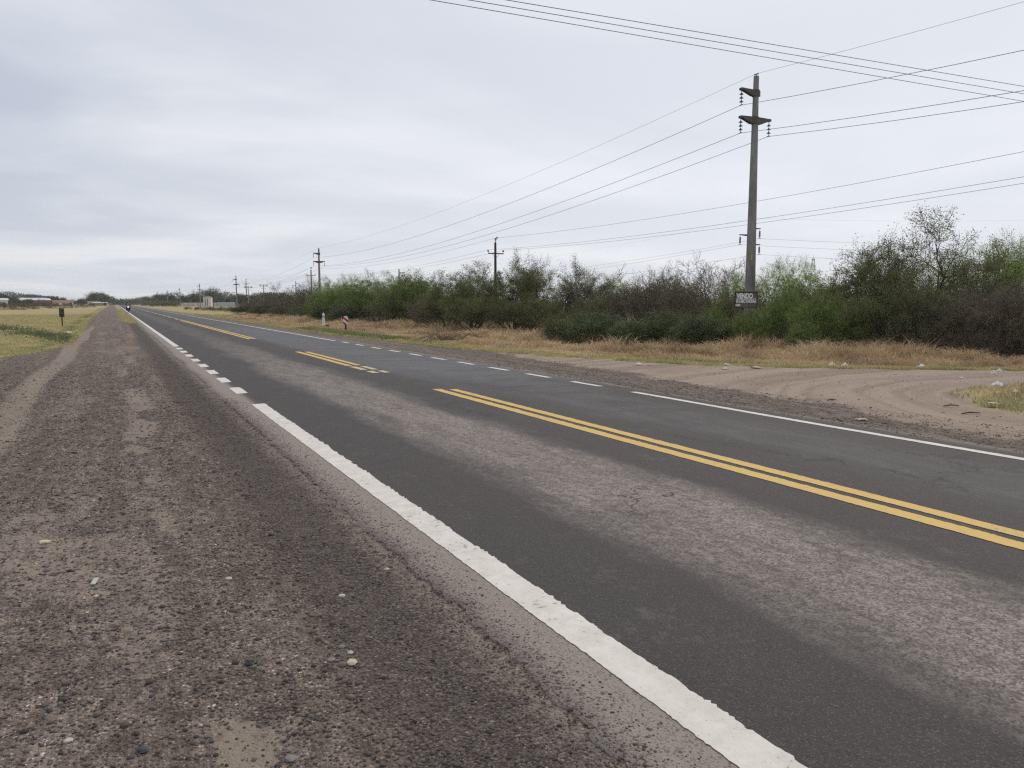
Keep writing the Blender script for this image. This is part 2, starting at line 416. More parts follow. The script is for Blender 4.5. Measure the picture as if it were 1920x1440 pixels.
M = {}
M['earth'] = earth_mat()

# ------------------------------------------------------------------ ground grid, split by kind of surface
def geom(a, b, d0, gr):
    r = [a]; d = d0
    while r[-1] < b: r.append(r[-1]+d); d *= gr
    return r
gx = np.array(sorted([-4-k for k in geom(0.0, 5500, .25, 1.14)][::-1]) + list(np.arange(-3.94, 1.8, .06)) + [2.2, 4, 6, 8, 8.6] + list(np.arange(8.8, 20, .11)) + [20+k for k in geom(0.0, 5500, .2, 1.13)])
gy = np.array([-k for k in geom(3.0, 400, .6, 1.3)][::-1] + list(np.arange(-2.9, 13, .065)) + [13+k for k in geom(0.0, 7500, .085, 1.022)])
XX, YY = np.meshgrid(gx, gy)
mg, md, mgr, mru = masks(XX, YY)
ZZ = gz(XX, YY)
nx, ny = len(gx), len(gy)
VV = np.stack([XX.ravel(), YY.ravel(), ZZ.ravel()], 1)
ii = np.arange(nx*ny).reshape(ny, nx)
FF = np.stack([ii[:-1, :-1], ii[:-1, 1:], ii[1:, 1:], ii[1:, :-1]], -1)
cxm = (XX[:-1, :-1]+XX[1:, 1:])/2; cym = (YY[:-1, :-1]+YY[1:, 1:])/2
g_, d_, _a, _b = masks(cxm, cym)
cls = np.zeros(cxm.shape, int)                     # 0 ground
cls[(cxm > 8.6) & (g_ < .5) & (cym < 36) & (cxm > XD(cym))] = 3
cls[(cxm > 8.6) & (g_ < .5) & (cls == 0) & (cxm < 12)] = 2
cls[(cxm < 1.9) & (g_ < .5) & (cxm > -5)] = 1
def sub_ground(name, k, label=None):
    f = FF[cls == k].reshape(-1, 4); u, inv = np.unique(f, return_inverse=True)
    me = npmesh(name, VV[u], [inv.reshape(-1, 4)], dict(grass=mg.ravel()[u], dirt=md.ravel()[u], green=mgr.ravel()[u], rut=mru.ravel()[u]), True)
    return tag(link(name, me, M['earth']), label, kind='structure')
sub_ground('ground', 0)
sub_ground('gravel_path', 1)
sub_ground('gravel_shoulder', 2)
sub_ground('dirt_road', 3)

# ------------------------------------------------------------------ road
def asphalt_mat():
    n = NT('asphalt'); x, y, z = n.xyz()
    st = n.mapv(n.pos, (1, .22, 1)); big = n.noise(1.1, 4, .6, st); med = n.noise(5, 4, .6, st)
    fin = n.noise(45, 3, .65); fl = n.noise(16, 4, .7, n.mapv(n.pos, (1, .6, 1)))
    v = n.vor(85); vc = n.sep(v.outputs['Color']); v2 = n.vor(190); vc2 = n.sep(v2.outputs['Color'])
    wx = n.math('ADD', x, n.math('MULTIPLY', n.math('SUBTRACT', big, .5), 1.1))
    base = n.mix(big, (.040, .034, .033), (.064, .055, .053))
    # the crown of each lane keeps its pale unpolished stone
    def band(c, w, s):
        d = n.math('ABSOLUTE', n.math('SUBTRACT', wx, c)); return n.mr(d, w, w*s, smooth=True)
    mid = band(3.72, .95, .22)
    edge = n.mr(x, 2.05, 1.86, smooth=True)
    yfade = n.mr(y, 9, 40, 1, .30)
    pal = n.math('MULTIPLY', mid, yfade)
    pal = n.math('MULTIPLY', pal, n.mr(med, .25, .6, .6, 1.0))
    spk = n.mr(n.math('ADD', n.math('MULTIPLY', vc[0], .6), n.math('MULTIPLY', fl, .8)), .45, .95)
    pal = n.mr(n.math('ADD', pal, n.math('ADD', n.math('MULTIPLY', n.math('SUBTRACT', fl, .5), n.math('MULTIPLY', pal, 1.2)), n.math('MULTIPLY', n.math('SUBTRACT', med, .5), .35))), .06, .98)
    palec = n.mix(spk, (.125, .105, .095), (.40, .34, .295))
    col = n.mix(n.math('MULTIPLY', pal, .92), base, palec)
    r_mid = n.math('MULTIPLY', band(7.0, 1.1, .3), n.mr(med, .3, .65, .25, .75))
    col = n.mix(r_mid, col, n.mix(fl, (.075, .075, .077), (.135, .130, .126)))
    # flaked patches
    fk = n.math('MULTIPLY', n.mr(n.noise(2.2, 5, .75, n.mapv(n.pos, (1, .8, 1))), .55, .62), n.mr(fl, .45, .6))
    col = n.mix(n.math('MULTIPLY', fk, n.math('ADD', .12, n.math('MULTIPLY', pal, .75))), col, (.36, .31, .25))
    fk2 = n.mr(n.math('ADD', n.noise(26, 4, .75, n.mapv(n.pos, (.8, 1.3, 1), (5, 1, 0))), n.math('MULTIPLY', med, .25)), .775, .83)
    col = n.mix(n.math('MULTIPLY', fk2, n.math('ADD', .28, n.math('MULTIPLY', pal, .6))), col, (.34, .30, .255))
    pit = n.mr(n.noise(30, 3, .7, n.mapv(n.pos, (.7, 1.4, 1), (1, 8, 3))), .35, .28)
    col = n.mix(n.math('MULTIPLY', pit, .6), col, (.035, .031, .031))
    warm = n.mr(n.noise(.7, 3, .5, n.mapv(n.pos, (1, .5, 1), (2, 2, 2))), .4, .65)
    col = n.mix(n.math('MULTIPLY', warm, .35), col, n.mix(.5, col, (.075, .056, .052)))
    # repaired, greyer far-lane tract with its sheen put into the colour; tar streaks
    rep = n.math('MULTIPLY', n.mr(n.math('ADD', x, n.math('MULTIPLY', med, .8)), 5.7, 6.1), n.mr(n.math('ADD', y, n.math('MULTIPLY', big, 6)), 15, 21))
    rep = n.math('MULTIPLY', rep, n.mr(y, 50, 62, 1, .4))
    col = n.mix(n.math('MULTIPLY', rep, n.mr(med, .3, .65, .35, .85)), col, n.mix(big, (.062, .066, .074), (.098, .102, .111)))
    tar = n.mr(n.noise(.9, 5, .6, n.mapv(n.pos, (.5, 1.6, 1), (3, 7, 0)), .8), .53, .58)
    tar = n.math('MULTIPLY', tar, n.math('MULTIPLY', n.mr(y, 7, 12), n.mr(x, 5.6, 6.4)))
    col = n.mix(n.math('MULTIPLY', tar, .65), col, (.034, .034, .037))
    ve = n.vor(.42, n.mapv(n.pos, (1, .8, 1)), 'DISTANCE_TO_EDGE')
    wob = n.noise(3, 4, .7); vv_ = n.t.nodes.new('ShaderNodeVectorMath'); vv_.operation = 'ADD'
    cbx = n.t.nodes.new('ShaderNodeCombineXYZ'); n.L(wob, cbx.inputs[0]); n.L(n.noise(2.4, 4, .7, n.mapv(n.pos, (1, 1, 1), (7, 7, 7))), cbx.inputs[1])
    n.L(n.mapv(n.pos, (.9, .7, 1)), vv_.inputs[0]); n.L(cbx.outputs[0], vv_.inputs[1])
    n.L(vv_.outputs[0], ve.inputs['Vector'])
    crk = n.math('MULTIPLY', n.mr(ve.outputs['Distance'], .012, .004), n.mr(n.noise(.5, 2, .5, n.mapv(n.pos, (1, 1, 1), (4, 9, 1))), .52, .60))
    col = n.mix(n.math('MULTIPLY', crk, .8), col, (.022, .021, .022))
    # dust over the outer margin
    dust = n.mix(n.mr(vc[1], .35, .9), (.135, .115, .106), (.31, .262, .225))
    dust = n.mix(n.mr(v.outputs['Distance'], .25, .45), dust, (.30, .25, .21))
    em = n.math('MULTIPLY', n.mr(n.math('ADD', x, n.math('MULTIPLY', n.math('SUBTRACT', fin, .5), .12)), 2.05, 1.88, smooth=True), n.mr(n.math('ADD', med, n.math('MULTIPLY', fin, .4)), .25, .6, .75, 1))
    col = n.mix(em, col, dust)
    e2 = n.mr(n.math('ADD', x, n.math('MULTIPLY', fin, .3)), 8.85, 9.05)
    col = n.mix(e2, col, (.16, .13, .108))
    # stones in the surface
    sm = n.mr(vc2[0], .86, .97); col = n.mix(n.math('MULTIPLY', sm, .45), col, (.22, .20, .185))
    sd_ = n.mr(vc[2], .8, .95); col = n.mix(n.math('MULTIPLY', sd_, .5), col, (.025, .023, .024))
    rough = n.mr(rep, 0, 1, .78, .60)
    h = n.math('ADD', n.math('MULTIPLY', v.outputs['Distance'], -1.0), n.math('ADD', n.math('MULTIPLY', v2.outputs['Distance'], -.4), n.math('MULTIPLY', fin, .8)))
    n.bsdf(col, rough, .32, 0, n.bump(h, .6, .006)); return n.m
M['asphalt'] = asphalt_mat()
ry = np.array([-k for k in geom(3.0, 60, .6, 1.3)][::-1]+list(np.arange(-2.9, 12, .045))+[12+k for k in geom(0.0, 7400, .06, 1.03)])
ru_ = np.linspace(0, 1, 46)
el = 1.57+(fbm(ry*0, ry, 0.5, 5)-.5)*.12+(fbm(ry*0, ry, 9, 6)-.5)*.10+(_h(np.floor(ry*22), 0, 3)-.5)*.03
er = 8.98+(fbm(ry*0, ry, 0.8, 15)-.5)*.16+(fbm(ry*0, ry, 7, 16)-.5)*.09
RX = el[:, None]*(1-ru_)+er[:, None]*ru_; RY = np.repeat(ry[:, None], len(ru_), 1)
RZ = 0.005+crown(RX)+(vnoise(RX, RY, .25, 4)-.5)*.012
rx2 = np.concatenate([el[:, None]-.004, RX, er[:, None]+.004], 1); ry2 = np.concatenate([RY[:, :1], RY, RY[:, :1]], 1)
rz2 = np.concatenate([RY[:, :1]*0-.06, RZ, RY[:, :1]*0-.06], 1)
jj = np.arange(rx2.size).reshape(rx2.shape)
road = tag(link('road', npmesh('road', np.stack([rx2.ravel(), ry2.ravel(), rz2.ravel()], 1), [np.stack([jj[:-1, :-1], jj[:-1, 1:], jj[1:, 1:], jj[1:, :-1]], -1).reshape(-1, 4)], None, True), M['asphalt']), kind='structure')
def roadz(x, y): return 0.005+crown(x)+(vnoise(x, y, .25, 4)-.5)*.012

def paint_mat(name, c, dirtc):
    n = NT(name); a = n.noise(7, 5, .7); b = n.noise(60, 3, .7); v = n.vor(70)
    col = n.mix(n.mr(a, .32, .68, 0, .6), c, dirtc)
    wr = n.noise(22, 5, .75); col = n.mix(n.mr(n.math('ADD', wr, n.math('MULTIPLY', n.noise(1.3, 3), .45)), .83, .93, 0, .8), col, (.16, .14, .125))
    col = n.mix(n.mr(n.math('ADD', b, n.math('MULTIPLY', a, .5)), .93, 1.0), col, (.10, .09, .085))
    n.bsdf(col, .65, .3, 0, n.bump(n.math('ADD', v.outputs['Distance'], b), .35, .004)); return n.m
M['white_paint'] = paint_mat('white_paint', (.74, .70, .64), (.50, .45, .39))
M['yellow_paint'] = paint_mat('yellow_paint', (.66, .43, .10), (.52, .38, .14))
M['faded_paint'] = paint_mat('faded_paint', (.56, .47, .26), (.40, .35, .26))
def stripe(name, mat, x0, x1, y0, y1, seed, amp=.010):
    ys = [y0]; 
    while ys[-1] < y1:
        d = .018 if ys[-1] < 9 else (.05 if ys[-1] < 20 else (.25 if ys[-1] < 60 else ys[-1]*.03))
        ys.append(ys[-1]+d)
    ys[-1] = y1; ys = np.array(ys)
    j0 = (vnoise(ys, ys*0, 6, seed)-.5)*amp*.6+(_h(np.floor(ys*50), 0, seed)-.5)*amp*.5
    ph = ys*7+vnoise(ys, ys*0, 2.3, seed+5)*7; saw = np.mod(ph, 1)*_h(np.floor(ph), 0, seed+6)**1.3
    j1 = (saw-.3)*amp*1.7+(vnoise(ys, ys*0, 5, seed+2)-.5)*amp*.8+(_h(np.floor(ys*50), 2, seed)-.5)*amp*.4
    k = 5; u = np.linspace(0, 1, k); X = (x0+j0)[:, None]*(1-u)+(x1+j1)[:, None]*u; Y = np.repeat(ys[:, None], k, 1)
    Y = Y.copy()
    Y[0] += (np.array([.2, .9, .3, .8, .1])-.5)*.03; Y[-1] += (np.array([.7, .1, .8, .3, .6])-.5)*.03
    Z = roadz(X, Y)+.004; q = np.arange(X.size).reshape(X.shape)
    return link(name, npmesh(name, np.stack([X.ravel(), Y.ravel(), Z.ravel()], 1), [np.stack([q[:-1, :-1], q[:-1, 1:], q[1:, 1:], q[1:, :-1]], -1).reshape(-1, 4)], None, True), mat, road)
LX0, LX1 = 1.895, 2.10
stripe('edge_line', M['white_paint'], LX0, LX1, -40, 13.33, 1, .014)
stripe('edge_line', M['white_paint'], LX0, LX1-.02, 32.4, 7300, 2)
for i, y in enumerate([15.0, 17.25, 19.45, 21.65, 23.85, 26.05, 28.25, 30.35]):
    stripe('edge_dash', M['white_paint'], LX0-.01, LX1-.02, y, y+1.12, 3+i)
RX0, RX1 = 8.33, 8.49
stripe('edge_line', M['white_paint'], RX0, RX1, -40, 12.05, 21)
stripe('edge_line', M['white_paint'], RX0, RX1, 34.2, 7300, 22)
for i, y in enumerate([13.15, 15.2, 17.25, 19.3, 21.35, 23.4, 25.5, 27.65, 29.85, 32.0]):
    stripe('edge_dash', M['white_paint'], RX0, RX1, y, y+1.08, 23+i)
YA = (5.11, 5.275); YB = (5.375, 5.53)
for k, (a, b) in enumerate((YA, YB)):
    stripe('centre_line', M['yellow_paint'], a, b, -40, (13.65, 13.5)[k], 41+k, .012)
    stripe('centre_line', M['yellow_paint'], a, b, (19.7, 19.8)[k], (26.2, 26.0)[k], 43+k)
    stripe('centre_line', M['yellow_paint'], a, b, (36.4, 36.6)[k], 78, 45+k)
    stripe('centre_dash', M['faded_paint'], a, b, 18.35, 19.45, 47+k)
    stripe('centre_dash', M['faded_paint'], a, b, 17.4, 18.0, 49+k)
stripe('centre_line', M['faded_paint'], YB[0], YB[1]-.03, 78, 7300, 51)
y = 82.0; i = 0
while y < 600: stripe('centre_dash', M['faded_paint'], YA[0]+.04, YA[1], y, y+3.5, 60+i); y += 11; i += 1

# ------------------------------------------------------------------ materials for things
M['concrete'] = surf('concrete', (.15, .142, .132), (.34, .325, .305), 1.9, .85, .2, 0, .5, .01, 6, (1, 1, .25))
M['dark_concrete'] = surf('dark_concrete', (.085, .080, .072), (.15, .14, .125), 5, .85, .2, 0, .4, .01)
M['porcelain'] = surf('porcelain', (.030, .024, .030), (.055, .045, .055), 8, .3, .5)
M['glass_insulator'] = surf('glass_insulator', (.14, .15, .19), (.22, .23, .28), 8, .25, .5)
M['steel'] = surf('steel', (.20, .21, .22), (.30, .31, .32), 6, .5, .4, .6)
M['wire'] = surf('wire', (.16, .16, .16), (.24, .24, .24), 2, .6, .3, .3)
M['dark_wood'] = surf('dark_wood', (.035, .024, .022), (.075, .050, .044), 3, .85, .2, 0, .5, .01, 5, (1, 1, .1))
M['yellow_tag'] = surf('yellow_tag', (.30, .25, .14), (.50, .38, .15), 14, .7)
M['bark'] = surf('bark', (.045, .036, .030), (.11, .09, .074), 9, .9, .15, 0, .7, .02, 5, (1, 1, .3))
M['pale_bark'] = surf('pale_bark', (.17, .145, .125), (.27, .235, .20), 9, .9, .15, 0, .5, .02)
M['brown_twig'] = surf('brown_twig', (.120, .096, .072), (.215, .175, .132), 9, .9, .15, 0, .5, .02)
M['white_wall'] = surf('white_wall', (.60, .58, .54), (.76, .74, .70), 1.0, .85, .2)
M['roof_tile'] = surf('roof_tile', (.20, .10, .075), (.32, .18, .13), 3, .85)
M['dark_metal'] = surf('dark_metal', (.03, .03, .032), (.06, .06, .065), 10, .5, .4, .3)
M['grey_door'] = surf('grey_door', (.16, .16, .17), (.24, .24, .25), 3, .6)
M['rubber'] = surf('rubber', (.012, .012, .012), (.03, .03, .03), 20, .8, .2)
M['cloth_black'] = surf('cloth_black', (.014, .014, .017), (.035, .034, .04), 12, .9, .1)
M['cloth_tan'] = surf('cloth_tan', (.36, .27, .23), (.50, .40, .35), 9, .9, .1)
M['helmet'] = surf('helmet', (.012, .012, .018), (.03, .03, .04), 4, .2, .5)
M['visor'] = surf('visor', (.02, .02, .025), (.05, .05, .06), 4, .08, .6)
M['skin'] = surf('skin', (.26, .15, .105), (.34, .21, .15), 12, .6)
M['white_plastic'] = surf('white_plastic', (.46, .46, .44), (.66, .66, .64), 12, .5, .3, 0, .4, .01)
M['pink_plastic'] = surf('pink_plastic', (.62, .45, .40), (.75, .60, .54), 12, .6, .3, 0, .4, .01)
M['yellow_plastic'] = surf('yellow_plastic', (.70, .55, .10), (.80, .68, .25), 12, .5, .3)
M['cardboard'] = surf('cardboard', (.40, .34, .26), (.54, .47, .38), 12, .85, .2)
M['pale_stone'] = surf('pale_stone', (.40, .37, .32), (.58, .54, .46), 30, .8, .2, 0, .4, .004)
M['cream_stone'] = surf('cream_stone', (.50, .42, .28), (.64, .56, .40), 30, .8, .2, 0, .4, .004)
M['grey_stone'] = surf('grey_stone', (.17, .16, .16), (.28, .27, .26), 30, .8, .2, 0, .4, .004)
M['sign_white'] = surf('sign_white', (.66, .64, .60), (.80, .79, .76), 20, .6)
M['sign_red'] = surf('sign_red', (.32, .028, .035), (.44, .05, .055), 20, .55)
M['sign_brown'] = surf('sign_brown', (.14, .095, .078), (.25, .18, .15), 9, .8, .2, 0, .3)
M['letter_white'] = surf('letter_white', (.80, .80, .77), (.90, .90, .88), 14, .6)
M['plate_back'] = surf('plate_back', (.050, .060, .055), (.095, .105, .095), 14, .7, .3, .2)
M['lamp_lit'] = NT('lamp_lit').bsdf((.9, .9, .85), .3, .5, 0, None, (1, .95, .82), 2.5).id_data and bpy.data.materials['lamp_lit']
M['lamp_lit'] = bpy.data.materials['lamp_lit']

# ------------------------------------------------------------------ power poles
def set_top(z, ytop): return CAM_H+(HOR-ytop)/F_PX*z
def insulator_string(c, n, r, h, mat, parent, name='insulator'):
    """hangs down from c"""
    b = MB(); x, y, z = c
    b.tube([(x, y, z), (x, y, z-h)], .012, 6)
    top = z-h*.28; step = h*.52/max(n-1, 1)
    for i in range(n):
        zz = top-i*step
        b.tube([(x, y, zz+.055), (x, y, zz+.02), (x, y, zz), (x, y, zz-.018)], [.028, .04, r, r*.85], 12)
    b.box((x, y, z-h-.015), (.035, .16, .03))
    return b.build(name, mat, parent, smooth=False)
def concrete_pole(x, y, H, r0, r1, up, low, arm, label, group=None, L=.80, tagm=False):
    """up, low: heights of the two crossarms"""
    t = empty('power_pole', (x, y, float(gz(x, y))-.05), 0, label, 'power pole', group)
    b = MB(); b.tube([(0, 0, 0), (0, 0, H*.33), (0, 0, H*.66), (0, 0, H)], [r0, r0+(r1-r0)*.33, r0+(r1-r0)*.66, r1], 20)
    b.build('shaft', M['concrete'], t, smooth=False)
    b = MB(); b.tube([(0, 0, H), (0, 0, H+.07)], .02, 6); b.box((0, 0, H+.08), (.05, .22, .04)); b.build('earth_clamp', M['steel'], t)
    rr = r1+.045
    b = MB(); th = arm
    b.prism([(-L, up), (-L, up-.09), (-L+.12, up-.10), (-rr-.06, up-th), (rr+.02, up-th), (rr+.02, up-.03), (-rr, up-.02)], 'y', .17)
    b.tube([(0, 0, up-th-.01), (0, 0, up+.0)], rr, 14)
    b.build('upper_crossarm', M['dark_concrete'], t, .01)
    b = MB()
    b.prism([(-L, low), (-L, low-.09), (-L+.12, low-.10), (-rr-.10, low-th), (rr+.10, low-th), (L-.12, low-.10), (L, low-.09), (L, low), (rr, low+.02), (-rr, low+.02)], 'y', .17)
    b.tube([(0, 0, low-th-.012), (0, 0, low+.03)], rr, 14)
    b.build('lower_crossarm', M['dark_concrete'], t, .01)
    for (ix, iz) in ((-L+.06, up-.09), (-L+.06, low-.09), (L-.06, low-.09)):
        insulator_string((ix, 0, iz), 3, .085, .56, M['porcelain'], t)
    if tagm:
        b = MB(); rq = r0*.86+.012
        a0 = math.radians(222)
        pts = [(math.cos(a0+k*.14)*rq, math.sin(a0+k*.14)*rq) for k in range(4)]
        vs = [(p[0], p[1], 3.50) for p in pts]+[(p[0], p[1], 3.86) for p in pts]
        b.add(vs, [(k, k+1, k+5, k+4) for k in range(3)]); 
        b.build('painted_number_band', M['yellow_tag'], t)
    return t
poleA = []
spec = [(1405.5, 33.0, 143, 172, 224, 'nearest tall concrete power pole, rising from the green bushes behind the VENDO board'),
        (600, 110, 466, 475, 490.5, 'concrete power pole with white sky behind, left of the dark wooden pole over green thicket'),
        (444, 198, 517, 523.5, 533, 'concrete pole right of the white utility hut, just left of a thin wooden pole'),
        (375.5, 287, 532, 536, 543, 'concrete pole standing at the left side of the white utility hut'),
        (338, 372, 539.5, 543, 549, 'concrete pole in front of the left end of the long pale wall'),
        (314.7, 455, 544, 547.5, 552.5, 'concrete pole in front of the dark bushy grove left of the pale wall'),
        (296, 545, 547, 550, 554, 'faint distant concrete pole over the dark grove, seventh along the road')]
attA = []
for i, (px, z, yt, yu, yl, lab) in enumerate(spec):
    x, y, g0 = at(px, z); top = P(px, yt, z).z-g0+.05
    up = P(px, yu, z).z-g0+.12; low = P(px, yl, z).z-g0+.12
    if i == 0: r0, r1 = .235, .105
    else: r0, r1 = .19, .11
    concrete_pole(x, y, top, r0, r1, up, low, .26, lab, 'concrete power poles along the road', tagm=(i == 0))
    b0 = g0-.05
    L = .80
    attA.append([(x, y, b0+top+.10), (x-L+.06, y, b0+up-.67), (x-L+.06, y, b0+low-.67), (x+L-.06, y, b0+low-.67)])

def wood_pole(x, y, H, arm_z, label, group, armw=.9):
    t = empty('power_pole', (x, y, float(gz(x, y))-.05), 0, label, 'power pole', group)
    MB().tube([(0, 0, 0), (0, 0, H*.5), (0, 0, H)], [.17, .145, .115], 14).build('shaft', M['dark_wood'], t)
    b = MB(); b.box((0, -.13, arm_z), (armw*2, .10, .11)); b.build('crossarm', M['dark_wood'], t, .008)
    b = MB()
    for s in (-1, 1): b.tube([(s*.42, -.13, arm_z-.05), (s*.10, -.12, arm_z-.42)], .018, 6)
    b.build('brace', M['steel'], t)
    def pin(x0, z0, tilt):
        b = MB(); d = Vector((math.sin(tilt), 0, math.cos(tilt)))
        p = Vector((x0, -.13, z0)); b.tube([p, p+d*.12, p+d*.14, p+d*.20, p+d*.22, p+d*.28, p+d*.31], [.015, .015, .10, .09, .065, .10, .04], 12)
        b.build('pin_insulator', M['porcelain'], t); return p+d*.33
    a = pin(-armw+.06, arm_z+.05, -.3); c = pin(armw-.06, arm_z+.05, .1)
    b = MB(); b.tube([(0, 0, H), (0, 0, H+.28)], .05, 8); b.tube([(0, 0, H+.05), (.16, -.05, H+.42)], .02, 6); b.build('top_bracket', M['steel'], t)
    b = MB()
    b.tube([(0, 0, H+.28), (0, 0, H+.33), (0, 0, H+.42), (0, 0, H+.48)], [.02, .10, .09, .04], 12)
    b.build('pin_insulator', M['porcelain'], t)
    b = MB(); b.tube([(.17, -.05, H+.40), (.17, -.05, H+.47), (.17, -.05, H+.58), (.17, -.05, H+.62)], [.02, .09, .08, .03], 12); b.build('pin_insulator', M['porcelain'], t)
    z0 = float(gz(x, y))-.05
    return [(x+a.x, y, z0+a.z), (x+c.x, y, z0+c.z), (x+.1, y, z0+H+.5)]
attB = []
for px, z, yt, ya, lab in [(929, 86, 454, 475.5, 'nearest dark wooden power pole, rising out of the olive thicket mid picture'),
                           (584.6, 172, 505.5, 516.5, 'dark wooden power pole just left of the second concrete pole'),
                           (462.5, 262, 526, 532.5, 'dark wooden pole between a concrete pole and the floodlight mast'),
                           (400.8, 352, 538, 543, 'wooden pole just right of the white utility hut'),
                           (363, 440, 543, 547.5, 'thin wooden pole before the pale wall, between two concrete poles'),
                           (322, 530, 548, 551.5, 'thin faint wooden pole at the left end of the pale wall')]:
    x, y, g0 = at(px, z); H = P(px, yt, z).z-g0
    attB.append(wood_pole(x, y, H, P(px, ya, z).z-g0+.05, lab, 'wooden power poles beyond the thicket'))

def steel_pole(px, z, ytop, arms, label, L=1.25):
    x, y, g0 = at(px, z); H = P(px, ytop, z).z-g0
    t = empty('transmission_pole', (x, y, g0-.05), 0, label, 'power pole', 'tall poles of the farthest line')
    MB().tube([(0, 0, 0), (0, 0, H)], [.22, .12], 14).build('shaft', M['concrete'], t)
    at_ = []
    for s, ya in arms:
        za = P(px, ya, z).z-g0
        b = MB(); b.prism([(s*.05, za-.12), (s*L, za-.02), (s*L, za+.04), (s*.05, za+.08)][::s], 'y', .12); b.build('crossarm', M['dark_metal'], t)
        b = MB(); xx = s*(L-.08)
        b.tube([(xx, 0, za-.02), (xx, 0, za-.2), (xx, 0, za-.22), (xx, 0, za-.75), (xx, 0, za-.78), (xx, 0, za-.9)], [.015, .02, .085, .085, .03, .02], 10)
        b.box((xx, 0, za-.9), (.34, .05, .05)); b.build('insulator', M['glass_insulator'], t)
        at_.append((x+xx, y, g0+za-.95))
    return [(x, y, g0+H)]+at_
attC = [steel_pole(1402.5, 75, 409, ((1, 427), (-1, 440), (1, 457)), 'tall pole hidden behind the nearest concrete pole, only its three arms showing'),
        steel_pole(749, 167, 504, ((1, 511), (-1, 519), (1, 525)), 'pole tip with one arm poking out of green thicket left of the wooden pole'),
        steel_pole(555.5, 265, 527, ((1, 531.5), (-1, 535.5), (1, 539.5)), 'pale far pole with three staggered arms left of the second wooden pole'),
        steel_pole(423, 470, 544, ((1, 547), (-1, 547), (1, 552), (-1, 552)), 'far four-armed pole above trees, between hut and third concrete pole', 2.6)]
attC[3] = attC[3][:4]

def cable(name, pts, sag, r, label, group):
    out = []
    for i in range(len(pts)-1):
        a, b = Vector(pts[i]), Vector(pts[i+1]); n = 28 if (a-b).length < 200 else 16
        sg = sag[i] if isinstance(sag, (list, tuple)) else sag
        for k in range(n if i < len(pts)-2 else n+1):
            u = k/n; p = a.lerp(b, u); p.z -= 4*sg*u*(1-u); out.append(p)
    o = MB().tube(out, r, 6).build(name, M['wire'])
    return tag(o, label, 'cable', group)
# near concrete line: next pole stands behind the camera's right
nx_ = attA[0][0][0]-.6; ny_ = attA[0][0][1]-84
zs = [attA[0][k][2] for k in range(4)]
back = [(nx_, ny_, zs[0]+1.6), (nx_-.74, ny_, zs[1]+1.9), (nx_-.74, ny_, zs[2]+1.9), (nx_+.74, ny_, zs[3]+1.9)]
labs = ['thin earth wire along the very tops of the concrete poles', 'highest conductor under the single upper arms of the concrete poles',
        'roadside conductor under the lower arms of the concrete poles', 'field-side conductor under the lower arms of the concrete poles']
for k in range(4):
    cable('power_cable', [back[k]]+[a[k] for a in attA], [2.6 if k else 2.0]+[1.3 if k else 1.0]*6, (.005 if k == 0 else .009), labs[k], 'cables of the concrete pole line')
bB = [(p[0]+.3, p[1]-98, p[2]+2.2) for p in attB[0]]
labs = ['roadside cable on the crossarms of the wooden poles', 'field-side cable on the crossarms of the wooden poles', 'top cable on the tips of the wooden poles']
for k in range(3):
    cable('power_cable', [bB[k]]+[a[k] for a in attB], [1.4]+[1.2]*5, .010, labs[k], 'cables of the wooden pole line')
labs = ['earth wire at the tops of the farthest pole line', 'upper right-hand cable of the farthest pole line', 'left-hand cable of the farthest pole line', 'lower right-hand cable of the farthest pole line']
for k in range(4):
    e_ = P(2500, [378, 437, 455, 478][k], 92)
    cable('power_cable', [tuple(e_)]+[a[k] for a in attC], [1.0, 1.4, 1.4, 1.5], .009 if k else .004, labs[k], 'cables of the farthest line')
for k, (pa, pb, lab) in enumerate([((808, 0), (1920, 190), 'lowest of the three cables crossing overhead at top right'), ((880, 0), (1920, 176), 'middle one of the three cables crossing overhead'), ((950, 0), (1920, 162), 'highest of the three cables crossing overhead')]):
    hh = 7.85; 
    za = hh*F_PX/(HOR-pa[1]); zb = hh*F_PX/(HOR-pb[1])
    a = P(*pa, za); b = P(*pb, zb); d = (b-a)
    p0 = a-d*2.2; p1 = b+d*1.6
    cable('overhead_cable', [tuple(p0), tuple(p1)], 0.0, .009, lab, 'cables crossing the road overhead')

# ------------------------------------------------------------------ VENDO board
def text_mesh(s, size, bold=0.0):
    cu = bpy.data.curves.new('t', 'FONT'); cu.body = s; cu.size = size; cu.offset = bold; cu.extrude = .004; cu.align_x = 'LEFT'
    o = bpy.data.objects.new('t', cu); C.objects.link(o); bpy.context.view_layer.update()
    me = bpy.data.meshes.new_from_object(o.evaluated_get(bpy.context.evaluated_depsgraph_get()))
    bpy.data.objects.remove(o); me.materials.clear(); return me
sx, sy, _ = at(1396.5, 31.9)
vb = empty('for_sale_board', (sx, sy, P(1396, 577, 31.9).z), -YAW, 'brown board with white VENDO lettering fixed to the nearest concrete pole', 'sign')
MB().box((.04, 0, .31), (.90, .03, .62)).build('board', M['sign_brown'], vb, .006)
b = MB()
for c, d in (((.04, -.02, .615), (.90, .03, .03)), ((.04, -.02, .012), (.90, .03, .03)), ((-.40, -.02, .31), (.03, .03, .56)), ((.48, -.02, .31), (.03, .03, .56))): b.box(c, d)
b.build('frame', M['dark_wood'], vb)
def put_text(s, size, x, z, w=None, name='lettering', bold=.0):
    me = text_mesh(s, size, bold*1.5); o = link(name, me, M['letter_white'], vb)
    o.rotation_euler = (PI/2, 0, 0); o.location = (x, -.022, z)
    if w:
        xs = [v.co.x for v in me.vertices]; o.scale.x = w/(max(xs)-min(xs))
    return o
put_text('VENDO', .27, -.335, .375, .66, bold=.010)
put_text('15 HECTAREAS', .165, -.375, .20, .80, bold=.006)
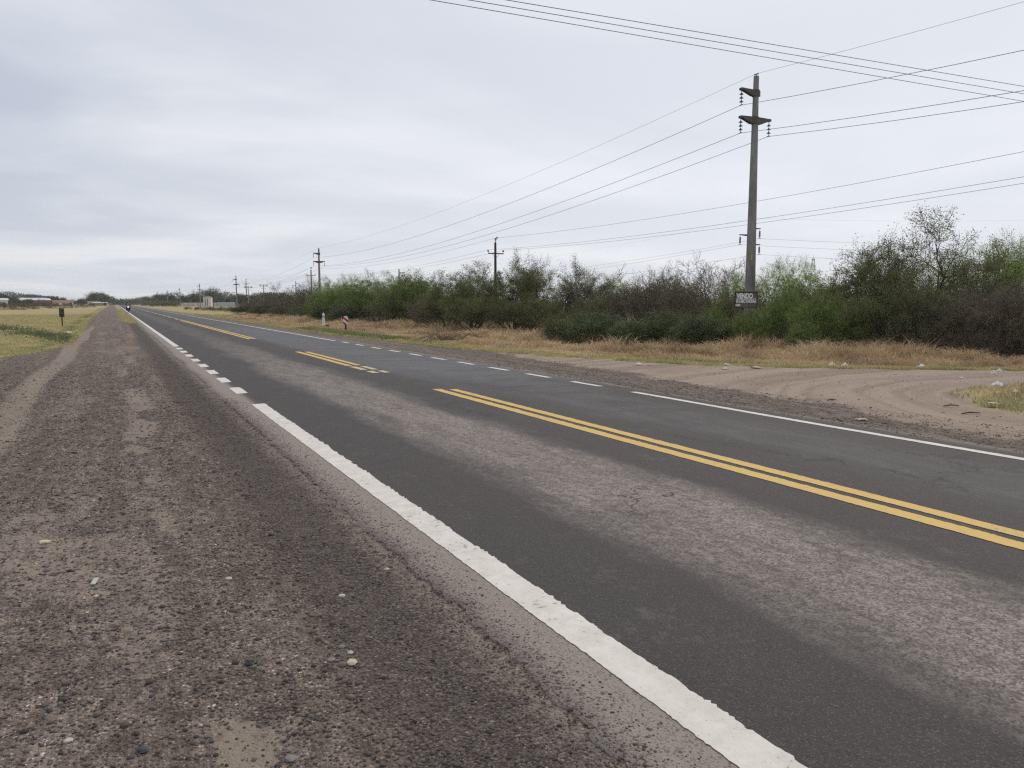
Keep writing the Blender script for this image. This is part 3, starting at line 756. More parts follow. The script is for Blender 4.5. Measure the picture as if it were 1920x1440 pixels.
MB().box((.04, -.022, .345), (.80, .012, .022)).build('ruled_line', M['letter_white'], vb)
b = MB()
for i, w in enumerate((.035, .03, .04, .03)): b.box((-.35+i*.05, -.022, .10), (w, .012, .09))
b.build('worn_lettering', M['letter_white'], vb)
MB().box((0, .10, .45), (.3, .16, .04)).build('bracket', M['steel'], vb)

# ------------------------------------------------------------------ roadside posts and plates
p = G(607, 613.5); g0 = float(gz(p.x, p.y))
mp = empty('marker_post', (p.x, p.y, g0-.05), .1, 'white round-topped concrete post in the dry verge left of the striped plate', 'post')
b = MB(); b.tube([(0, 0, 0), (0, 0, .85), (0, 0, .98), (0, 0, 1.05), (0, 0, 1.09)], [.115, .088, .082, .06, .02], 8); b.build('post_body', M['sign_white'], mp, .004)
b = MB(); b.tube([(0, 0, .78), (0, 0, .86)], .0905, 8, False); b.build('grey_band', M['grey_door'], mp)

def stadium(w, h, n=8):
    r = w/2*.8; pts = []
    for cx_, cz_, a0 in ((w/2-r, h/2-r, 0), (-w/2+r, h/2-r, 90), (-w/2+r, -h/2+r, 180), (w/2-r, -h/2+r, 270)):
        for k in range(n+1):
            a = math.radians(a0+90*k/n); pts.append((cx_+r*math.cos(a), cz_+r*math.sin(a)))
    return pts
def clip_band(poly, lo, hi, nrm):
    def cl(pl, c, s):
        out = []
        for i in range(len(pl)):
            a, b = pl[i], pl[(i+1) % len(pl)]
            da = s*(a[0]*nrm[0]+a[1]*nrm[1]-c); db = s*(b[0]*nrm[0]+b[1]*nrm[1]-c)
            if da >= 0: out.append(a)
            if (da >= 0) != (db >= 0):
                t = da/(da-db); out.append((a[0]+(b[0]-a[0])*t, a[1]+(b[1]-a[1])*t))
        return out
    p_ = cl(poly, lo, 1)
    return cl(p_, hi, -1) if p_ else p_
p = G(648.5, 622); g0 = float(gz(p.x, p.y))
sg = empty('hazard_plate', (p.x, p.y, g0-.05), -.12, 'small rounded plate with diagonal red and white stripes on a dark stub', 'sign')
MB().box((0, .03, .33), (.09, .05, .72)).build('post', M['dark_wood'], sg, .006)
pl = stadium(.30, .50); zc_ = .76
MB().prism([(a, b_+zc_) for a, b_ in pl], 'y', .012).build('plate', M['sign_white'], sg)
nrm = (math.sin(math.radians(38)), math.cos(math.radians(38)))
b = MB()
for lo_, hi_ in ((-.01, .095), (-.30, -.135)):
    q = clip_band(pl, lo_, hi_, nrm)
    if len(q) > 2: b.prism([(a, b_+zc_) for a, b_ in q], 'y', .004, (0, -.0085, 0))
b.build('red_stripe', M['sign_red'], sg)
p = G(117, 611); g0 = float(gz(p.x, p.y))
sg = empty('marker_plate', (p.x, p.y, g0-.05), .1, 'dark back of a small rectangular plate on a stub in the left field', 'sign')
MB().box((0, 0, .45), (.085, .05, .95)).build('post', M['dark_wood'], sg, .006)
MB().box((0, .035, 1.0), (.33, .012, .62)).build('plate', M['plate_back'], sg, .004)
for q in (.86, 1.14): MB().box((0, .02, q), (.30, .02, .03)).build('bracket', M['dark_metal'], sg)
# curled scrap beside the post
p = G(615, 614.5); g0 = float(gz(p.x, p.y))
b = MB(); pts = [(-.35+.14*k/1.0, .04*math.sin(k*2.1), .03+.16*math.sin(PI*k/5)) for k in range(6)]
b.tube(pts, [.05, .07, .08, .08, .07, .05], 8); b.tube([(-.1, -.1, .02), (.1, -.12, .12), (.28, -.05, .04)], [.05, .06, .05], 8)
o = b.build('torn_tyre', M['dark_wood'], None, .01); o.location = (p.x, p.y, g0); tag(o, 'brown curled piece of torn tyre at the foot of the white post', 'tyre scrap')

# ------------------------------------------------------------------ far buildings, wall and masts
def wall_panels(px0, z0, px1, z1, h, label, mat, post=True, w=3.0):
    a = Vector(at(px0, z0)); b_ = Vector(at(px1, z1)); d = b_-a; Lw = d.length; rz = math.atan2(d.y, d.x)
    t = empty('boundary_wall', tuple(a-Vector((0, 0, .1))), rz, label, 'wall')
    n = max(2, int(Lw/w))
    m = MB()
    for i in range(n): m.box(((i+.5)*Lw/n, 0, h/2), (Lw/n-.16, .08, h))
    m.build('panels', mat, t)
    m = MB()
    for i in range(n+1): m.box((i*Lw/n, 0, (h+.12)/2), (.16, .16, h+.12))
    m.build('posts', M['concrete'], t)
    return t
M['cream_wall'] = surf('cream_wall', (.50, .44, .38), (.66, .60, .53), .6, .9, .2)
M['blue_wall'] = surf('blue_wall', (.36, .42, .44), (.50, .56, .58), .6, .9, .2)
wall_panels(328, 430, 407, 418, 1.95, 'long cream panel wall running past both sides of the white utility hut', M['cream_wall'])
wall_panels(407.5, 418, 441, 405, 2.2, 'pale bluish sheet wall at the right end of the cream wall', M['blue_wall'])
x, y, g0 = at(390, 395)
hut = empty('utility_hut', (x, y, g0-.1), -.28, 'small white tower hut with two tall grey doors and a low tiled roof', 'hut')
MB().box((0, 0, 2.35), (3.7, 3.2, 4.7)).build('wall', M['white_wall'], hut)
MB().add([(-2.05, -1.8, 4.7), (2.05, -1.8, 4.7), (2.05, 1.8, 4.7), (-2.05, 1.8, 4.7), (0, 0, 5.35), (-2.05, -1.8, 4.82), (2.05, -1.8, 4.82), (2.05, 1.8, 4.82), (-2.05, 1.8, 4.82)],
         [(3, 2, 1, 0), (0, 1, 6, 5), (1, 2, 7, 6), (2, 3, 8, 7), (3, 0, 5, 8), (5, 6, 4), (6, 7, 4), (7, 8, 4), (8, 5, 4)]).build('roof', M['roof_tile'], hut)
for dx in (-.95, .05): 
    d_ = MB().box((dx, -1.615, 2.2), (.55, .05, 3.6)).build('door', M['grey_door'], hut)
    MB().box((dx+.18, -1.66, 2.0), (.05, .05, .18)).build('handle', M['dark_metal'], d_)
MB().box((0, -1.70, 4.55), (3.8, .2, .16)).build('cornice', M['white_wall'], hut)
def mast(px, z, yt, label, n=3):
    x, y, g0 = at(px, z); H = P(px, yt, z).z-g0
    t = empty('floodlight_mast', (x, y, g0), 0, label, 'floodlight mast')
    MB().tube([(0, 0, 0), (0, 0, H)], [.28, .14], 10).build('column', M['steel'], t)
    MB().box((0, 0, H), (3.0, .14, .14)).box((0, 0, H-.9), (2.2, .12, .12)).build('lamp_bar', M['steel'], t)
    for i in range(n): MB().box(((i-(n-1)/2)*1.25, -.2, H+.35), (.75, .35, .6)).build('floodlight', M['white_wall'], t, .03)
mast(495, 330, 536.5, 'slim floodlight mast standing alone against the sky right of the wooden pole')
mast(466.2, 330, 539.5, 'floodlight mast half hidden right behind the third wooden pole')
def lattice(px, z, yt, label, w=2.4):
    x, y, g0 = at(px, z); H = P(px, yt, z).z-g0
    t = empty('lattice_tower', (x, y, g0), .4, label, 'tower')
    b = MB(); n = 9
    def c(i, k):
        f = 1-.8*i/n; a = PI/4+k*PI/2; return Vector((math.cos(a)*w*f, math.sin(a)*w*f, H*i/n))
    for k in range(4):
        for i in range(n):
            b.tube([c(i, k), c(i+1, k)], .07, 4); b.tube([c(i, k), c(i+1, (k+1) % 4)], .045, 4); b.tube([c(i, k), c(i, (k+1) % 4)], .04, 4)
    b.build('lattice_frame', M['steel'], t)
    b = MB(); b.box((0, 0, H*.86), (5.5, .15, .15)); b.box((0, 0, H*.97), (3.6, .15, .15)); b.tube([(0, 0, H), (0, 0, H+1.2)], .05, 5); b.build('crossarms', M['steel'], t)
lattice(1522, 330, 484, 'faint grey lattice tower tip above light green trees right of the main pole')
lattice(533, 430, 549, 'small faint lattice tower just above brown thicket left of the wooden pole', 1.2)

def house(px, z, w, d, h, rz, wallm, roofm, label, rh=1.0, wins=2, cat='building'):
    x, y, g0 = at(px, z)
    t = empty('building', (x, y, g0-.2), rz, label, cat)
    MB().box((0, 0, h/2), (w, d, h)).build('wall', wallm, t)
    MB().prism([(-d/2-.4, h), (d/2+.4, h), (0, h+rh)], 'x', w+.8).build('roof', roofm, t)
    for i in range(wins):
        f = MB().box((-w/2+(i+.7)*w/(wins+.4), -d/2-.03, h*.55), (1.2, .08, 1.1)).build('window', M['grey_door'], t)
        MB().box((-w/2+(i+.7)*w/(wins+.4), -d/2-.08, h*.55), (1.3, .04, .08)).build('sill', M['white_wall'], f)
    MB().box((w/2-1.2, -d/2-.03, 1.1), (1.0, .08, 2.0)).build('door', M['dark_wood'], t)
M['metal_roof'] = surf('metal_roof', (.52, .56, .56), (.66, .69, .69), .8, .5, .4, .1)
M['brick'] = surf('brick', (.26, .115, .09), (.36, .18, .14), 1.5, .9)
house(62, 520, 21, 12, 3.6, .25, M['white_wall'], M['metal_roof'], 'long shed with a pale grey metal roof above the trees at far left', 1.6, 4)
house(76, 430, 8, 7, 3.4, .3, M['brick'], M['metal_roof'], 'brick house with white gable end by the small reddish tree at far left', 1.0, 2)
house(118, 430, 9.5, 6, 2.3, .1, M['white_wall'], M['roof_tile'], 'low white house with a dark red roof on the left horizon', 1.1, 3)
house(176, 520, 7, 5, 2.4, 0, M['white_wall'], M['roof_tile'], 'tiny white house in front of the big round tree', .6, 2)
house(-1, 300, 4.5, 5, 3.0, .3, M['white_wall'], M['metal_roof'], 'white house cut by the left edge of the picture', .7, 1)
house(187, 500, 8, 5, 1.9, 0, M['concrete'], M['metal_roof'], 'low grey shed at the right foot of the big round tree', .4, 1)

# ------------------------------------------------------------------ motorcyclist riding towards the camera
def skin_body(name, verts, edges, radii, mat, parent, root=0, sub=1):
    me = bpy.data.meshes.new(name); me.from_pydata(verts, edges, [])
    o = link(name, me, mat, parent)
    o.modifiers.new('skin', 'SKIN'); o.modifiers.new('sub', 'SUBSURF').levels = sub; o.modifiers['sub'].render_levels = sub
    for i, r in enumerate(radii):
        v = me.skin_vertices[0].data[i]; v.radius = (r, r) if not isinstance(r, tuple) else r
    me.skin_vertices[0].data[root].use_root = True
    return o
def motorcycle(x, y, label, rz=0.0):
    """front faces -Y"""
    t = empty('motorcycle', (x, y, float(roadz(x, y)) if x > 1.5 else float(gz(x, y))), rz, label, 'motorcycle')
    def wheel(nm, yc, r):
        b = MB(); pts = [(0, yc+r*math.cos(k*PI/12), r+r*math.sin(k*PI/12)*1.0) for k in range(25)]
        b.tube([(p[0], yc+(p[1]-yc)*.88, .31+(p[2]-.31)*.88) for p in [(0, yc+.31*math.cos(k*PI/12), .31+.31*math.sin(k*PI/12)) for k in range(25)]], .045, 8, False)
        w = b.build(nm, M['rubber'], t, smooth=True)
        b = MB(); 
        for k in range(8): a = k*PI/4; b.tube([(0, yc, .31), (0, yc+.25*math.cos(a), .31+.25*math.sin(a))], .008, 4)
        b.tube([(-.06, yc, .31), (.06, yc, .31)], .045, 10); b.build('rim', M['steel'], w)
    wheel('front_wheel', -.66, .31); wheel('rear_wheel', .62, .31)
    b = MB(); 
    for s in (-1, 1): b.tube([(s*.08, -.66, .31), (s*.08, -.42, .95)], .022, 8)
    b.build('fork', M['steel'], t)
    MB().tube([(0, -.98, .52), (0, -.82, .65), (0, -.60, .67), (0, -.42, .58)], [.05, .075, .08, .06], 8).build('front_fender', M['cloth_black'], t)
    b = MB(); b.tube([(-.36, -.24, 1.06), (-.22, -.36, 1.0), (0, -.42, .97), (.22, -.36, 1.0), (.36, -.24, 1.06)], .016, 8); hb = b.build('handlebar', M['dark_metal'], t)
    b = MB()
    for s in (-1, 1): b.tube([(s*.37, -.22, 1.06), (s*.26, -.31, 1.03)], .022, 8)
    b.build('grip', M['rubber'], hb)
    for s in (-1, 1):
        m = MB().tube([(s*.24, -.35, 1.0), (s*.32, -.36, 1.20)], .008, 6).ball((s*.33, -.36, 1.24), .06, (1.1, .3, .8)).build('mirror', M['dark_metal'], t)
    fr = MB().ball((0, -.49, .93), .16, (1.1, .6, 1.0)).build('front_cowl', M['white_plastic'], t, smooth=True)
    MB().ball((0, -.585, .93), .065, (1.1, .35, 1.0)).build('headlight', M['lamp_lit'], t, smooth=True)
    MB().ball((0, -.10, .84), .2, (.75, 1.35, .65)).build('fuel_tank', M['cloth_black'], t, smooth=True)
    MB().tube([(0, .12, .80), (0, .40, .83), (0, .75, .87)], [.13, .14, .09], 10).build('seat', M['rubber'], t, smooth=True)
    b = MB(); b.tube([(0, -.40, .85), (0, -.1, .55), (0, .3, .6), (0, .62, .31)], .035, 8); b.tube([(0, -.38, .78), (0, -.28, .3), (0, .2, .25)], .03, 8); b.build('frame', M['dark_metal'], t)
    MB().box((0, -.02, .40), (.30, .36, .34)).tube([(0, -.22, .45), (0, -.34, .52)], .09, 10).build('engine', M['dark_metal'], t, .03)
    MB().tube([(.13, -.1, .3), (.15, .2, .27), (.16, .7, .34)], [.03, .04, .055], 8).build('exhaust', M['steel'], t)
    MB().box((0, .05, .27), (.60, .05, .04)).build('footpegs', M['dark_metal'], t)
    MB().box((0, -.42, .55), (.42, .03, .34), Matrix.Rotation(.3, 3, 'X')).build('leg_shield', M['cloth_black'], t, .02)
    return t
def rider(x, y, label, rz=0.0, shirt='cloth_tan'):
    z0 = float(roadz(x, y)) if x > 1.5 else float(gz(x, y))
    t = empty('person', (x, y, z0), rz, label, 'person')
    V = [(0, .22, .93), (0, .20, 1.10), (0, .15, 1.30), (0, .11, 1.45), (0, .08, 1.54), (0, .06, 1.62), (0, .05, 1.72)]
    E = [(i, i+1) for i in range(6)]; R = [.16, .145, .165, .12, .058, .075, .09]
    for s in (-1, 1):
        n = len(V)
        V += [(s*.19, .11, 1.42), (s*.34, -.02, 1.22), (s*.34, -.20, 1.10)]
        E += [(3, n), (n, n+1), (n+1, n+2)]; R += [.075, .050, .032]
        n = len(V)
        V += [(s*.13, .18, .90), (s*.25, -.20, .76), (s*.21, -.02, .34), (s*.23, -.16, .28)]
        E += [(0, n), (n, n+1), (n+1, n+2), (n+2, n+3)]; R += [.105, .075, .052, .045]
    skin_body('body', V, E, R, M['skin'], t)
    # clothes as tubes that follow the body
    b = MB(); b.tube([(0, .23, .90), (0, .20, 1.10), (0, .15, 1.30), (0, .11, 1.47), (0, .09, 1.53)], [.19, .185, .205, .15, .08], 14)
    b.build('shirt', M[shirt], t, smooth=True)
    for s in (-1, 1):
        MB().tube([(s*.13, .12, 1.43), (s*.22, .10, 1.40), (s*.36, -.02, 1.21), (s*.345, -.18, 1.10)], [.10, .088, .068, .05], 10).build('sleeve', M['cloth_black'], t, smooth=True)
        MB().tube([(s*.08, .22, .90), (s*.15, .14, .90), (s*.26, -.21, .77), (s*.235, -.12, .55), (s*.215, -.02, .33)], [.14, .125, .10, .08, .065], 12).build('trouser_leg', M['cloth_black'], t, smooth=True)
        MB().tube([(s*.215, .06, .285), (s*.225, -.05, .285), (s*.235, -.20, .265)], [.05, .055, .04], 10).build('shoe', M['rubber'], t, smooth=True)
        b = MB(); b.ball((s*.34, -.235, 1.085), .045, (1, 1.0, .6))
        for k, (dx, l) in enumerate(((-.030, .055), (-.011, .062), (.009, .058), (.027, .046))):
            b.tube([(s*.34+dx, -.26, 1.095), (s*.34+dx, -.26-l*.6, 1.09), (s*.34+dx, -.27-l*.5, 1.055)], [.0095, .0095, .008], 6)
        b.tube([(s*.34-s*.03, -.225, 1.075), (s*.34-s*.055, -.25, 1.055), (s*.34-s*.04, -.275, 1.04)], [.012, .011, .009], 6)
        b.build('glove', M['rubber'], t, smooth=True)
    h = MB().ball((0, .04, 1.74), .14, (.92, 1.08, 1.05), 16, 12).build('helmet', M['helmet'], t, smooth=True)
    MB().ball((0, -.015, 1.75), .125, (.80, .95, .48), 14, 8).build('visor', M['visor'], h, smooth=True)
    return t
p = G(240.7, 586.0)
mx_, my_ = p.x, p.y
motorcycle(mx_, my_, 'motorcycle with its headlight lit, riding towards us near the left edge line')
rider(mx_, my_, 'person in light shirt, dark sleeves and black helmet riding the motorcycle towards us')
p = G(205.3, 572.6)
motorcycle(p.x, p.y, 'tiny dark motorcycle on the gravel path near the horizon', .2)
rider(p.x, p.y, 'tiny dark figure on the gravel path near the horizon', .2, 'cloth_black')

# ------------------------------------------------------------------ plants: generators
def seg_tubes(P0, P1, R0, R1, n=3):
    P0 = np.array(P0); P1 = np.array(P1); R0 = np.array(R0); R1 = np.array(R1)
    d = P1-P0; d /= np.maximum(np.linalg.norm(d, axis=1, keepdims=True), 1e-9)
    a = np.where(np.abs(d[:, 2:3]) < .9, [[0, 0, 1.0]], [[1.0, 0, 0]])
    u = np.cross(a, d); u /= np.linalg.norm(u, axis=1, keepdims=True); w = np.cross(d, u)
    m = len(P0); V = np.zeros((m, 2*n, 3))
    for k in range(n):
        c, s = math.cos(2*PI*k/n), math.sin(2*PI*k/n); q = u*c+w*s
        V[:, k] = P0+q*R0[:, None]; V[:, n+k] = P1+q*R1[:, None]
    base = (np.arange(m)*2*n)[:, None, None]
    F = np.array([[k, (k+1) % n, n+(k+1) % n, n+k] for k in range(n)])[None]+base
    return V.reshape(-1, 3), F.reshape(-1, 4)
def leaf_quads(Pt, size, rng, v=None, asp=.55, up=.3):
    m = len(Pt); d = rng.normal(size=(m, 3)); d[:, 2] += up; d /= np.linalg.norm(d, axis=1, keepdims=True)
    a = rng.normal(size=(m, 3)); u = np.cross(d, a); u /= np.linalg.norm(u, axis=1, keepdims=True)
    s = size*(.6+.8*rng.random((m, 1)))
    V = np.stack([Pt-d*s*.5, Pt+u*s*asp*.5, Pt+d*s*.5, Pt-u*s*asp*.5], 1)
    F = np.arange(m*4).reshape(m, 4); vv = rng.random(m) if v is None else v
    return V.reshape(-1, 3), F, np.repeat(vv, 4)
def grow(rng, stems, H, spread, levels, kids, ratio, r0, wander=.22, up=.12, nseg=5, base_r=.1, start=.25, angle=(.5, 1.0)):
    segs = []; tips = []
    def rec(p, d, L, r, lv):
        n = nseg if lv == 0 else max(3, nseg-lv); q = p.copy(); dd = d.copy()
        for i in range(n):
            dd = dd+rng.normal(size=3)*wander+np.array([0, 0, up*(1 if lv < levels else .4)]); dd /= np.linalg.norm(dd)
            q2 = q+dd*L/n
            if q2[2] < .05: q2[2] = .05+rng.random()*.1
            ra = r*(1-.75*i/n); rb = r*(1-.75*(i+1)/n)
            segs.append((q, q2, ra, rb, lv)); u = (i+1)/n
            if lv < levels and u > start:
                k = kids[lv]; k = int(k)+(rng.random() < k-int(k))
                for _ in range(k):
                    ax = rng.normal(size=3); ax -= dd*ax.dot(dd); ax /= np.linalg.norm(ax)
                    th = angle[0]+rng.random()*(angle[1]-angle[0])
                    nd = dd*math.cos(th)+ax*math.sin(th)
                    rec(q2, nd, L*ratio*(.7+.6*rng.random())*(1.15-.35*u), max(rb*.75, .003), lv+1)
            if lv == levels or (lv == levels-1 and u > .6): tips.append(q2)
            q = q2
    for s in range(stems):
        az = 2*PI*(s+rng.random()*.8)/stems; el = spread*(.35+.65*rng.random())
        d = np.array([math.cos(az)*math.sin(el), math.sin(az)*math.sin(el), math.cos(el)])
        b = np.array([math.cos(az), math.sin(az), 0])*base_r*rng.random()
        rec(b, d, H*(.75+.4*rng.random()), r0*(.7+.5*rng.random()), 0)
    return segs, np.array(tips)
PROTO = {}
def make_plant(key, kind, seed, H, stems, spread, levels, kids, ratio, r0, nleaf, lsize, lspread, leafm, barkm, wander=.22, up=.12, asp=.55, zcut=0.0, cover=1.0, shell=0.0, shell_r=1.0, clump=.12, thick=1.0, **kw):
    rng = np.random.default_rng(seed)
    segs, tips = grow(rng, stems, H*.62, spread, levels, kids, ratio, r0, wander, up, **kw)
    top = float(np.percentile(tips[:, 2], 98.5)); f = H/top
    fat = [s for s in segs if s[4] <= 1]; thin = [s for s in segs if s[4] > 1]
    V1, F1 = seg_tubes([s[0]*f for s in fat], [s[1]*f for s in fat], [s[2] for s in fat], [s[3] for s in fat], 6)
    parts = []
    root = empty(kind, (0, 0, -500), 0)
    t = link('trunk', npmesh(kind+'_trunk', V1, [F1], None, True), M[barkm], root); parts.append(t)
    if thin:
        V2, F2 = seg_tubes([s[0]*f for s in thin], [s[1]*f for s in thin], [max(s[2], .006)*thick for s in thin], [max(s[3], .0045)*thick for s in thin], 3)
        parts.append(link('twigs', npmesh(kind+'_twigs', V2, [F2]), M[barkm], root))
    if nleaf:
        tp = tips*f; tp = tp[tp[:, 2] > zcut*H]
        tp = tp[vnoise(tp[:, 0]*1.0+9+tp[:, 2]*.7, tp[:, 1]+tp[:, 2]*.6, 1.3, seed) < cover]
        idx = rng.integers(0, len(tp), nleaf); Pt = tp[idx]+rng.normal(size=(nleaf, 3))*lspread
        if shell:
            R0 = shell_r*float(np.percentile(np.hypot(tips[:, 0], tips[:, 1])*f, 80)); nc = int(nleaf*shell/95)
            dv = rng.normal(size=(nc, 3)); dv[:, 2] = np.abs(dv[:, 2])-.25*rng.random(nc); dv /= np.linalg.norm(dv, axis=1, keepdims=True)
            az = np.arctan2(dv[:, 1], dv[:, 0]); lump = .70+.42*vnoise(az*1.6+9, dv[:, 2]*2.5+seed, 1.0, seed)+.10*rng.normal(size=nc)
            ce = dv*np.array([R0, R0, H*.56])*lump[:, None]*(.55+.45*rng.random(nc)**.4)[:, None]+np.array([0, 0, H*.40])
            ce = ce[(ce[:, 2] > .12) & (ce[:, 2] < H*1.02)]
            k_ = int(nleaf*shell); ci = rng.integers(0, len(ce), k_); csz = .6+.8*rng.random(len(ce))
            Ps = ce[ci]+rng.normal(size=(k_, 3))*np.array([1, 1, .8])*(clump*csz[ci])[:, None]
            Pt[:k_] = Ps
        Pt[:, 2] = np.abs(Pt[:, 2])
        V3, F3, vv = leaf_quads(Pt, lsize, rng, None, asp)
        parts.append(link('crown', npmesh(kind+'_crown', V3, [F3], dict(v=vv)), M[leafm], root))
    R = float(np.percentile(np.hypot(tips[:, 0], tips[:, 1])*f, 92))
    PROTO[key] = [root, parts, H, R, False]
M['leaf_dark'] = foliage('leaf_dark', (.075, .105, .045), (.190, .240, .105), (.120, .145, .060), .4)
M['leaf_bright'] = foliage('leaf_bright', (.115, .170, .038), (.270, .345, .095), (.145, .190, .055), .4)
M['leaf_olive'] = foliage('leaf_olive', (.095, .115, .038), (.235, .260, .095), (.150, .145, .070), .4)
M['leaf_fresh'] = foliage('leaf_fresh', (.230, .330, .080), (.440, .560, .170), (.28, .38, .11), .5)
M['leaf_brown'] = foliage('leaf_brown', (.125, .108, .062), (.215, .180, .115), (.130, .150, .058), .3)
M['leaf_far'] = foliage('leaf_far', (.035, .052, .026), (.085, .110, .050), (.080, .080, .046), .3)
make_plant('dark1', 'shrub', 1, 2.3, 11, 1.35, 2, (3, 3), .55, .028, 32000, .066, .17, 'leaf_dark', 'bark', up=.05, shell=.7)
make_plant('dark2', 'shrub', 2, 2.3, 12, 1.3, 2, (3, 3), .55, .028, 32000, .066, .18, 'leaf_dark', 'bark', up=.06, shell=.7)
make_plant('bright1', 'shrub', 3, 3.4, 10, 1.15, 2, (3, 3), .5, .03, 34000, .074, .17, 'leaf_bright', 'bark', up=.10, asp=.4, shell=.6)
make_plant('bright2', 'shrub', 4, 3.4, 11, 1.25, 2, (3, 3), .5, .03, 34000, .074, .19, 'leaf_bright', 'bark', up=.08, asp=.4, cover=.8, shell=.6)
make_plant('olive1', 'tree', 5, 4.6, 6, .95, 3, (2.2, 2.4, 2.2), .5, .06, 34000, .064, .15, 'leaf_olive', 'bark', up=.07, cover=.82, shell=.5)
make_plant('olive2', 'tree', 6, 4.6, 5, 1.0, 3, (2.2, 2.5, 2.3), .5, .06, 32000, .064, .14, 'leaf_olive', 'bark', up=.06, cover=.72, shell=.42)
make_plant('limb', 'tree', 7, 5.0, 3, .75, 3, (2.0, 2.6, 2.6), .52, .12, 26000, .064, .12, 'leaf_olive', 'bark', wander=.30, up=.04, cover=.66, zcut=.4, shell=.35, shell_r=.9)
make_plant('brown1', 'shrub', 8, 3.2, 14, 1.2, 3, (2.0, 2.3, 2.0), .55, .022, 16000, .055, .15, 'leaf_brown', 'brown_twig', up=.05, wander=.3, asp=.3, thick=1.25, shell=.4)
make_plant('brown2', 'shrub', 9, 3.2, 13, 1.25, 3, (2.0, 2.4, 2.0), .55, .022, 14000, .055, .15, 'leaf_brown', 'brown_twig', up=.04, wander=.32, asp=.3, thick=1.25, shell=.4)
make_plant('bare', 'tree', 10, 5.0, 3, .5, 3, (2.2, 2.4, 2.2), .5, .07, 0, .05, .1, 'leaf_brown', 'pale_bark', up=.10, thick=1.2)
make_plant('fresh1', 'tree', 11, 5.0, 5, .8, 3, (2.0, 2.2, 2.2), .48, .06, 34000, .062, .13, 'leaf_fresh', 'bark', up=.13, asp=.35, cover=.78, shell=.42)
make_plant('fresh2', 'tree', 12, 5.0, 6, .85, 3, (2.0, 2.2, 2.0), .48, .06, 32000, .062, .14, 'leaf_fresh', 'bark', up=.12, asp=.35, cover=.7, shell=.38)
make_plant('big', 'tree', 13, 6.0, 5, .9, 3, (2.4, 2.5, 2.5), .5, .10, 34000, .06, .12, 'leaf_olive', 'bark', wander=.2, up=.08, cover=.66, shell=.18, shell_r=.9)
make_plant('round', 'tree', 14, 10, 4, .9, 2, (3, 3.4), .5, .30, 22000, .28, .75, 'leaf_far', 'bark', up=.04, shell=.75, clump=.7)
make_plant('round2', 'tree', 15, 10, 3, .7, 2, (3, 3), .5, .26, 16000, .28, .6, 'leaf_far', 'bark', up=.08, cover=.7, zcut=.3, shell=.5, clump=.7)

